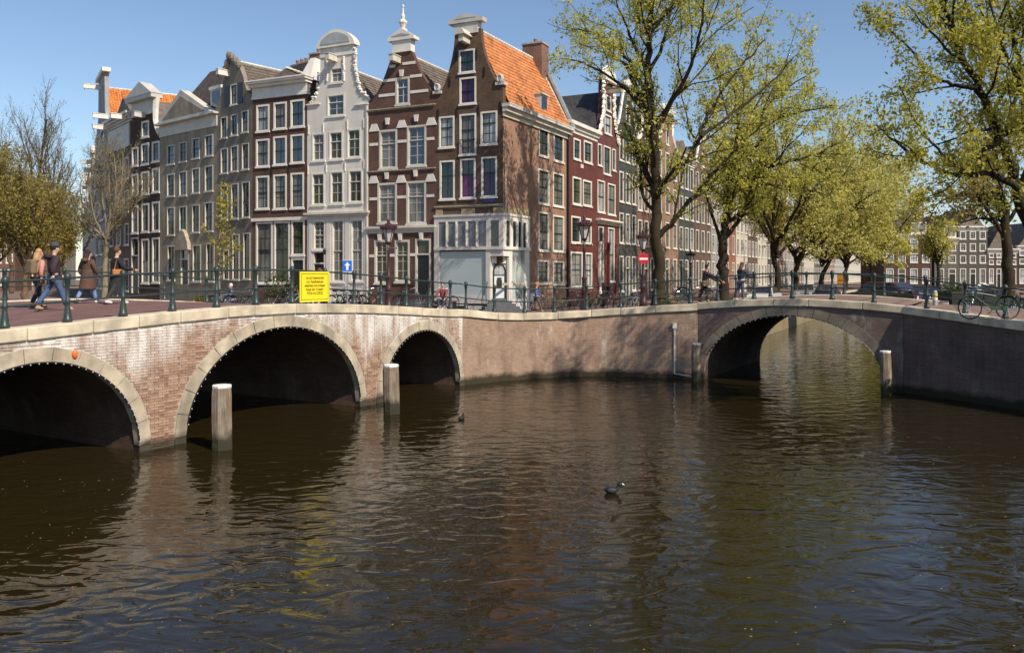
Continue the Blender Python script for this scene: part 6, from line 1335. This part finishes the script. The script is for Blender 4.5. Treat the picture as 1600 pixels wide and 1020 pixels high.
# ------------------------------------------------------------------ cars
def car(p, rz, label, c, L=4.2):
    root = empty('parked_car', tuple(p), rz, label, 'car', 'parked cars'); pm = plain('car_'+label[:9], c, .2, .05, spec=.7)
    b = MB().prism([(-2.05,.35),(-2.1,.55),(-2.0,.85),(-1.1,.95),(1.2,.97),(1.95,.85),(2.05,.6),(2.0,.32),(1.7,.25),(-1.7,.25)], -.84, .84); o = b.build('body', pm, root); bv = o.modifiers.new('b', 'BEVEL'); bv.width = .09; bv.segments = 3
    t = MB().hexa([(-1.35,-.78,.93),(1.45,-.78,.93),(1.45,.78,.93),(-1.35,.78,.93),(-.65,-.6,1.45),(.95,-.6,1.45),(.95,.6,1.45),(-.65,.6,1.45)]); o = t.build('cabin', pm, root); bv = o.modifiers.new('b', 'BEVEL'); bv.width = .08; bv.segments = 3
    for s_ in (-1, 1):
        for (a, b_, c_, d) in ((-1.12,.12,.16,-.55),(.2,1.2,.86,.22)): MB().hexa([(a,.79*s_,.99),(b_,.79*s_,.99),(b_,.70*s_,.99),(a,.70*s_,.99),(d,.64*s_,1.38),(c_,.64*s_,1.38),(c_,.55*s_,1.38),(d,.55*s_,1.38)]).build('side_window', G_DARK, root)
        MB().box(-2.1,-2.02,.5*s_-.15,.5*s_+.15,.62,.76).build('headlight', plain('headlight_glass', (.7,.7,.68), .1), root); MB().box(1.98,2.07,.55*s_-.13,.55*s_+.13,.62,.8).build('tail_light', plain('tail_red', (.4,.01,.01), .2), root)
        for x in (-1.3, 1.3):
            w = MB(); vv = [(x+r*math.cos(t_), y*s_, .32+r*math.sin(t_)) for r, y in ((.0,.86),(.2,.86),(.32,.85),(.32,.66)) for t_ in np.linspace(0, 2*math.pi, 17)[:-1]]
            w._add(vv, [(i*16+k, i*16+(k+1)%16, (i+1)*16+(k+1)%16, (i+1)*16+k) for i in range(3) for k in range(16)]); wo = w.build('wheel', RUB, root); MB().lathe([(.01,0),(.19,.01),(.19,.02),(.01,.03)], (0,0,0), 12).build('rim', CHR, wo); rm = wo.children[0]; rm.location = (x, .87*s_, .32); rm.rotation_euler = (R(90), 0, 0)
    MB().hexa([(-1.30,-.68,1.0),(-1.28,-.68,.98),(-1.28,.68,.98),(-1.30,.68,1.0),(-.74,-.52,1.40),(-.70,-.52,1.38),(-.70,.52,1.38),(-.74,.52,1.40)]).build('windscreen', G_DARK, root)
car(Vector(((1388-CX)/FPX*44, 44, 2.38)), R(120), 'dark maroon car on the street right of the right bridge', (.05,.012,.012))
car(Vector(((1442-CX)/FPX*47, 47, 2.15)), R(165), 'black car parked beyond the bicycles at right', (.012,.013,.014)); car(Vector(((1535-CX)/FPX*46, 46, 2.1)), R(170), 'dark green car parked left of the upright tree', (.015,.025,.02))
car(Vector(((1292-CX)/FPX*66, 66, 1.95)), R(62), 'dark blue car on the side canal quay beyond the right bridge', (.015,.02,.05)); car(Vector(((1195-CX)/FPX*60, 60, 1.95)), R(62), 'white car behind the third tree on the side quay', (.6,.6,.6)); car(Vector(((1262-CX)/FPX*74, 74, 1.95)), R(62), 'grey car between canal trees on the side quay', (.2,.21,.22))
# ------------------------------------------------------------------ people
SKIN = plain('skin', (.52,.32,.23), .55, .08); 
def skinmesh(name, verts, edges, radii, m, parent, sub=2):
    me = bpy.data.meshes.new(name); me.from_pydata([tuple(v) for v in verts], edges, []); o = bpy.data.objects.new(name, me); col.objects.link(o); o.parent = parent
    md = o.modifiers.new('skin', 'SKIN'); md.use_smooth_shade = True
    sv = me.skin_vertices[0].data
    for i, r in enumerate(radii): sv[i].radius = r if isinstance(r, tuple) else (r, r); sv[i].use_root = (i == 0)
    ss = o.modifiers.new('sub', 'SUBSURF'); ss.levels = 1; ss.render_levels = sub; me.materials.append(m); return o
def person(p, heading, label, top, legs, shoes, hair, H=1.75, stride=.28, arms=(-.12, .12), coat=0.0, hairlong=0, hat=None, hood=False, pose='walk', bulk=1.0, elbow=.07, bag=None, backpack=None, turn=0.0, lean=0.0, glasses=False):
    root = empty('person', tuple(p), heading, label, 'person'); k = H/1.75; root.scale = (k, k, k)
    V_ = lambda *a: Vector(a)
    hipz = .92; pel = V_(0, 0, hipz+.03); wst = V_(0, lean*.15, 1.10); ch = V_(0, lean*.4, 1.32); nk = V_(0, lean*.6+.01, 1.47); hd = V_(0, lean*.75+.03, 1.0)
    h0 = nk+V_(0, .012, .05); h1 = nk+V_(0, .03, .12); h2 = nk+V_(0, .025, .20); h3 = nk+V_(0, .01, .265)
    L = {}
    for s, sg in (('l', -1), ('r', 1)):
        st = stride*sg
        hip = V_(.095*sg, 0, hipz)
        if pose == 'sit': kn = V_(.12*sg, .42, hipz-.02); an = V_(.12*sg, .50, hipz-.44)
        else:
            kn = V_(.10*sg, st*.62+.05*abs(stride), .50); an = V_(.10*sg, st*1.15-(.10 if st < 0 else 0), .09 if st >= 0 else .13)
            if stride == 0: kn = V_(.1*sg, .02, .5); an = V_(.1*sg, -.01, .09)
        toe = an+V_(.02*sg, .16, -.05 if st >= 0 or pose == 'sit' else -.08); L[s] = (hip, kn, an, toe)
        sh = ch+V_(.19*sg*bulk**.5, 0, .06); aw = arms[0] if sg < 0 else arms[1]
        el = sh+V_(.06*sg, aw*.9, -.27+abs(aw)*.12); wr = el+V_(-.02*sg, aw*.5+elbow, -.22+elbow*.55); L[s+'a'] = (sh, el, wr)
    body_v = [pel, wst, ch, nk, h0, h1, h2, h3, h1+V_(0, .115, .02), ]; body_e = [(0,1),(1,2),(2,3),(3,4),(4,5),(5,6),(6,7),(5,8)]; rad = [(.13,.10),(.12,.095),(.13,.10),.055,.06,(.078,.092),(.08,.098),(.05,.06),.018]
    for s in 'lr':
        hip, kn, an, toe = L[s]; sh, el, wr = L[s+'a']; b = len(body_v)
        body_v += [hip, kn, an, toe]; body_e += [(0,b),(b,b+1),(b+1,b+2),(b+2,b+3)]; rad += [.085,.055,.04,.035]
        body_v += [sh, el, wr]; body_e += [(2,b+4),(b+4,b+5),(b+5,b+6)]; rad += [.055,.042,.03]
    skinmesh('body', body_v, body_e, rad, SKIN, root, 1)
    B = bulk
    tv = [pel+V_(0,0,-.05), wst, ch, ch+V_(0, 0, .10)]; te = [(0,1),(1,2),(2,3)]; tr = [(.165*B,.135*B),(.155*B,.125*B),(.175*B,.13*B),(.09,.085)]
    for s in 'lr':
        sh, el, wr = L[s+'a']; b = len(tv); tv += [sh, el, wr.lerp(el, .05)]; te += [(2,b),(b,b+1),(b+1,b+2)]; tr += [.082*B,.068*B,.052*B]
    skinmesh('jacket', tv, te, tr, top, root, 1)
    lv = [pel+V_(0,0,-.02)]; le = []; lr = [(.15,.125)]
    for s in 'lr':
        hip, kn, an, toe = L[s]; b = len(lv); lv += [hip+V_(0,0,-.06), kn, an+V_(0,0,.03)]; le += [(0,b),(b,b+1),(b+1,b+2)]; lr += [.105,.078,.068]
    skinmesh('trousers', lv, le, lr, legs, root, 1)
    for s in 'lr':
        hip, kn, an, toe = L[s]; d = (toe-an); skinmesh('shoe', [an+V_(0,-.05,-.04), an+V_(0,.04,-.045), toe+V_(0,.02,0)], [(0,1),(1,2)], [.05,.052,.04], shoes, root, 1)
        sh, el, wr = L[s+'a']; dr = (wr-el).normalized(); m = MB(); q = wr+dr*.02; sgn = -1 if s == 'l' else 1
        perp = dr.cross(V_(1,0,0)).normalized(); m.tube([q, q+dr*.05, q+dr*.09], [.028,.036,.032], 6)
        for f in range(4): o_ = perp*(.024-.016*f); ln = (.065,.075,.07,.055)[f]; c0 = q+dr*.085+o_; m.tube([c0, c0+dr*ln*.55+V_(-.008*sgn,0,0), c0+dr*ln*.95+V_(-.028*sgn,0,0)], [.0095,.009,.007], 5)
        c0 = q+dr*.03+perp*.03; m.tube([c0, c0+perp*.03+dr*.03, c0+perp*.035+dr*.06], [.011,.010,.008], 5); m.build('hand', SKIN, root, True)
    if coat:
        c = MB(); z0 = hipz+.1; n = 14
        prof = [(.17*B,.15*B,1.12),(.175*B,.16*B,.98),(.185*B,.19*B,.80),(.195*B,.21*B+.2*abs(stride),max(.98-coat, .3))]
        vv = []
        for rx, ry, zz in prof:
            for q in range(n): a = 2*math.pi*q/n; vv.append((rx*math.cos(a), ry*math.sin(a)+lean*.1, zz))
        c._add(vv, [(i*n+q, i*n+(q+1)%n, (i+1)*n+(q+1)%n, (i+1)*n+q) for i in range(3) for q in range(n)]); c.build('coat_skirt', top, root, True)
        rb = MB()
        for zz in np.arange(max(.98-coat, .3)+.12, 1.1, .12): pass
    hc = h2+V_(0, -.012, .03)
    if hat is not None:
        MB().lathe([(.105,-.03),(.108,.02),(.095,.07),(.06,.105),(.01,.12)], tuple(hc), 12, .95, 1.12).build('hat', hat, root, True)
        if hood == 'cap': MB().prism([(-.07,-.005),(.07,-.005),(.06,.012),(-.06,.012)], .07, .17).build('peak', hat, root).location = tuple(hc)
    m = MB(); m.ball(tuple(h2+V_(0,-.028,.01)), .094, .10, .112, 12, 7)
    if hairlong: m.tube([h2+V_(0,-.07,-.02), nk+V_(0,-.09,-.02), nk+V_(0,-.11,-hairlong)], [.085,.085,.05], 8)
    m.build('hair', hair, root, True)
    for sg in (-1, 1): MB().ball(tuple(h1+V_(.033*sg, .088, .05)), .011).build('eye', BLACK, root); MB().ball(tuple(h1+V_(.083*sg, 0, .03)), .012, .02, .03).build('ear', SKIN, root)
    MB().box(-.025,.025,.088,.095,h1.z-.035-.004+0,h1.z-.028).build('mouth', plain('lips', (.3,.1,.09), .5), root).location = (0, h1.y, 0)
    if glasses: MB().box(-.07,.07,h1.y+.085,h1.y+.102,h1.z+.035,h1.z+.068).build('sunglasses', BLACK, root)
    if hood is True: MB().tube([ch+V_(-.12,-.10,.12), ch+V_(0,-.17,.10), ch+V_(.12,-.10,.12)], [.06,.085,.06], 8).build('hood', top, root, True)
    if backpack is not None:
        bo = MB().box(-.15,.15,-.31,-.12,1.02,1.46).build('backpack', backpack, root); bv = bo.modifiers.new('b', 'BEVEL'); bv.width = .06; bv.segments = 3
        for sg in (-1, 1): MB().tube([(.1*sg,-.18,1.4),(.12*sg,.02,1.47),(.13*sg,.14,1.3),(.12*sg,-.16,1.05)], .02, 5).build('strap', backpack, root)
    if bag is not None:
        bo = MB().box(.16,.27,-.22,.12,.90,1.08).build('shoulder_bag', bag, root); bv = bo.modifiers.new('b', 'BEVEL'); bv.width = .035; bv.segments = 3
        MB().tube([(.20,-.16,1.05),(.17,-.06,1.44),(.20,.08,1.05)], .011, 5).build('strap', bag, root)
    return root
def on_deck(x, D):
    X = (x-CX)/FPX*D; q = Vector((X, D, 0))-LB_O; lx = q.dot(LB_U); return Vector((X, D, lbz_s(lx)-.05))
fab = lambda n, c: plain('cloth_'+n, c, .85, .2, 14, .004, 40)
# walkers head to the right of the picture, along the bridge
person(on_deck(84, 22.7), LB_A-R(90)-R(12), 'person in plum padded jacket, grey knit hat and jeans striding over the left bridge', fab('plum', (.040,.022,.030)), fab('denim', (.06,.10,.19)), fab('tan_shoe', (.36,.22,.12)), fab('dark_hair', (.02,.015,.012)), 1.82, .24, (.14, -.12), hat=fab('grey_knit', (.05,.052,.06)), hood=True, bulk=1.18)
person(on_deck(60, 23.8), LB_A-R(90)+R(5), 'blond person with olive backpack walking beside the plum jacket', fab('salmon', (.50,.24,.19)), fab('black_trouser', (.012,.013,.016)), fab('black_shoe', (.012,.012,.012)), fab('blond_hair', (.42,.24,.11)), 1.68, -.16, (.15, -.1), hairlong=.12, backpack=fab('olive', (.17,.13,.075)))
person(on_deck(137, 26.2), LB_A-R(90)+R(8), 'person in long brown quilted coat and light jeans seen from behind', fab('brown_quilt', (.095,.050,.034)), fab('light_denim', (.17,.25,.42)), fab('pale_shoe', (.6,.6,.58)), fab('dark_curly_hair', (.03,.015,.012)), 1.66, .20, (-.08, .08), coat=.50, hairlong=.1, hood=True, bulk=1.2)
person(on_deck(182, 25.4), LB_A-R(90)-R(10), 'person in long black coat with orange shoulder bag and white shoes', fab('black_coat', (.014,.014,.016)), fab('grey_trouser', (.03,.03,.032)), fab('white_shoe', (.7,.7,.68)), fab('auburn_hair', (.10,.05,.025)), 1.72, -.22, (.1, .1), coat=.72, bag=plain('orange_leather', (.45,.15,.04), .45), elbow=.3, bulk=1.05)
person(on_quay(482, 36.5), R(-60), 'fair-haired person whose head shows just above the yellow board', fab('black_top', (.02,.02,.02)), fab('denim', (.06,.10,.19)), fab('black_shoe', (.012,.012,.012)), fab('blond_hair', (.42,.24,.11)), 1.66, .1, (.1, -.1), hairlong=.15)
person(on_quay(499, 36.0), R(-70), 'person with sunglasses and white shirt behind the yellow board', fab('white_shirt', (.72,.70,.68)), fab('grey_trouser', (.03,.03,.032)), fab('black_shoe', (.012,.012,.012)), fab('brown_hair', (.12,.06,.03)), 1.80, .1, (.1, -.1), glasses=True)
person(Vector((1.46, 50, 2.0)), R(-78), 'person in blue jacket and orange cap walking past the corner house', fab('bright_blue', (.06,.13,.38)), fab('grey_brown_trouser', (.10,.085,.08)), fab('dark_shoe2', (.03,.025,.02)), fab('grey_hair', (.3,.28,.25)), 1.72, .27, (.12, -.12), hat=fab('orange_cap', (.70,.16,.03)), hood='cap', elbow=.2)
pb = Vector(((1100-CX)/FPX*39, 39, 2.93)); person(pb, R(-95), 'person in dark jacket wheeling a bicycle left of the second elm', fab('dark_aubergine', (.035,.025,.03)), fab('black_trouser', (.012,.013,.016)), fab('black_shoe', (.012,.012,.012)), fab('dark_hair', (.02,.015,.012)), 1.76, .12, (.35, .45), lean=.2, bulk=1.1)
bicycle(pb+Vector((-.55, -.35, 0)), R(0), 'black bicycle wheeled by the person left of the second elm', BKC[0], .05, extras='basket')
person(Vector(((1157-CX)/FPX*36, 36, 3.08)), R(-60), 'person in navy top leaning by the railing at the second elm', fab('navy', (.02,.025,.05)), fab('denim_grey', (.08,.10,.14)), fab('pink_shoe', (.6,.35,.28)), fab('chestnut_hair', (.09,.04,.02)), 1.66, .06, (.2, .2), elbow=.4, hairlong=.1, lean=.15)
q = on_quay(692, 41); person(q+Vector((0, 0, -.35)), R(170), 'seated person in red top and striped dark trousers before the corner shop', fab('red_top', (.22,.05,.05)), fab('navy_track', (.03,.04,.08)), fab('white_shoe', (.7,.7,.68)), fab('dark_hair', (.02,.015,.012)), 1.70, .0, (.3, .3), pose='sit')
root = empty('bench', tuple(q), R(170), 'low dark bench under the seated person in red', 'bench'); mb = MB()
MB().box(-.7,.7,-.2,.2,.40,.46).build('seat', plain('bench_wood', (.08,.06,.045), .8), root)
for s_ in (-.6, .6): MB().box(s_-.04,s_+.04,-.18,.18,0,.40).build('leg', DARKIRON, root)
q = on_quay(366, 42); person(q+Vector((0, 0, -.38)), R(140), 'seated person in dark blue hoodie near the sapling', fab('blue_hoodie', (.05,.06,.12)), fab('denim', (.06,.10,.19)), fab('white_shoe', (.7,.7,.68)), fab('white_hair', (.6,.58,.55)), 1.70, 0, (.3, .3), pose='sit', lean=.3)
root = empty('bench', tuple(q), R(140), 'low dark bench under the person in the blue hoodie', 'bench')
MB().box(-.7,.7,-.2,.2,.40,.46).build('seat', MATS['bench_wood'], root)
for s_ in (-.6, .6): MB().box(s_-.04,s_+.04,-.18,.18,0,.40).build('leg', DARKIRON, root)
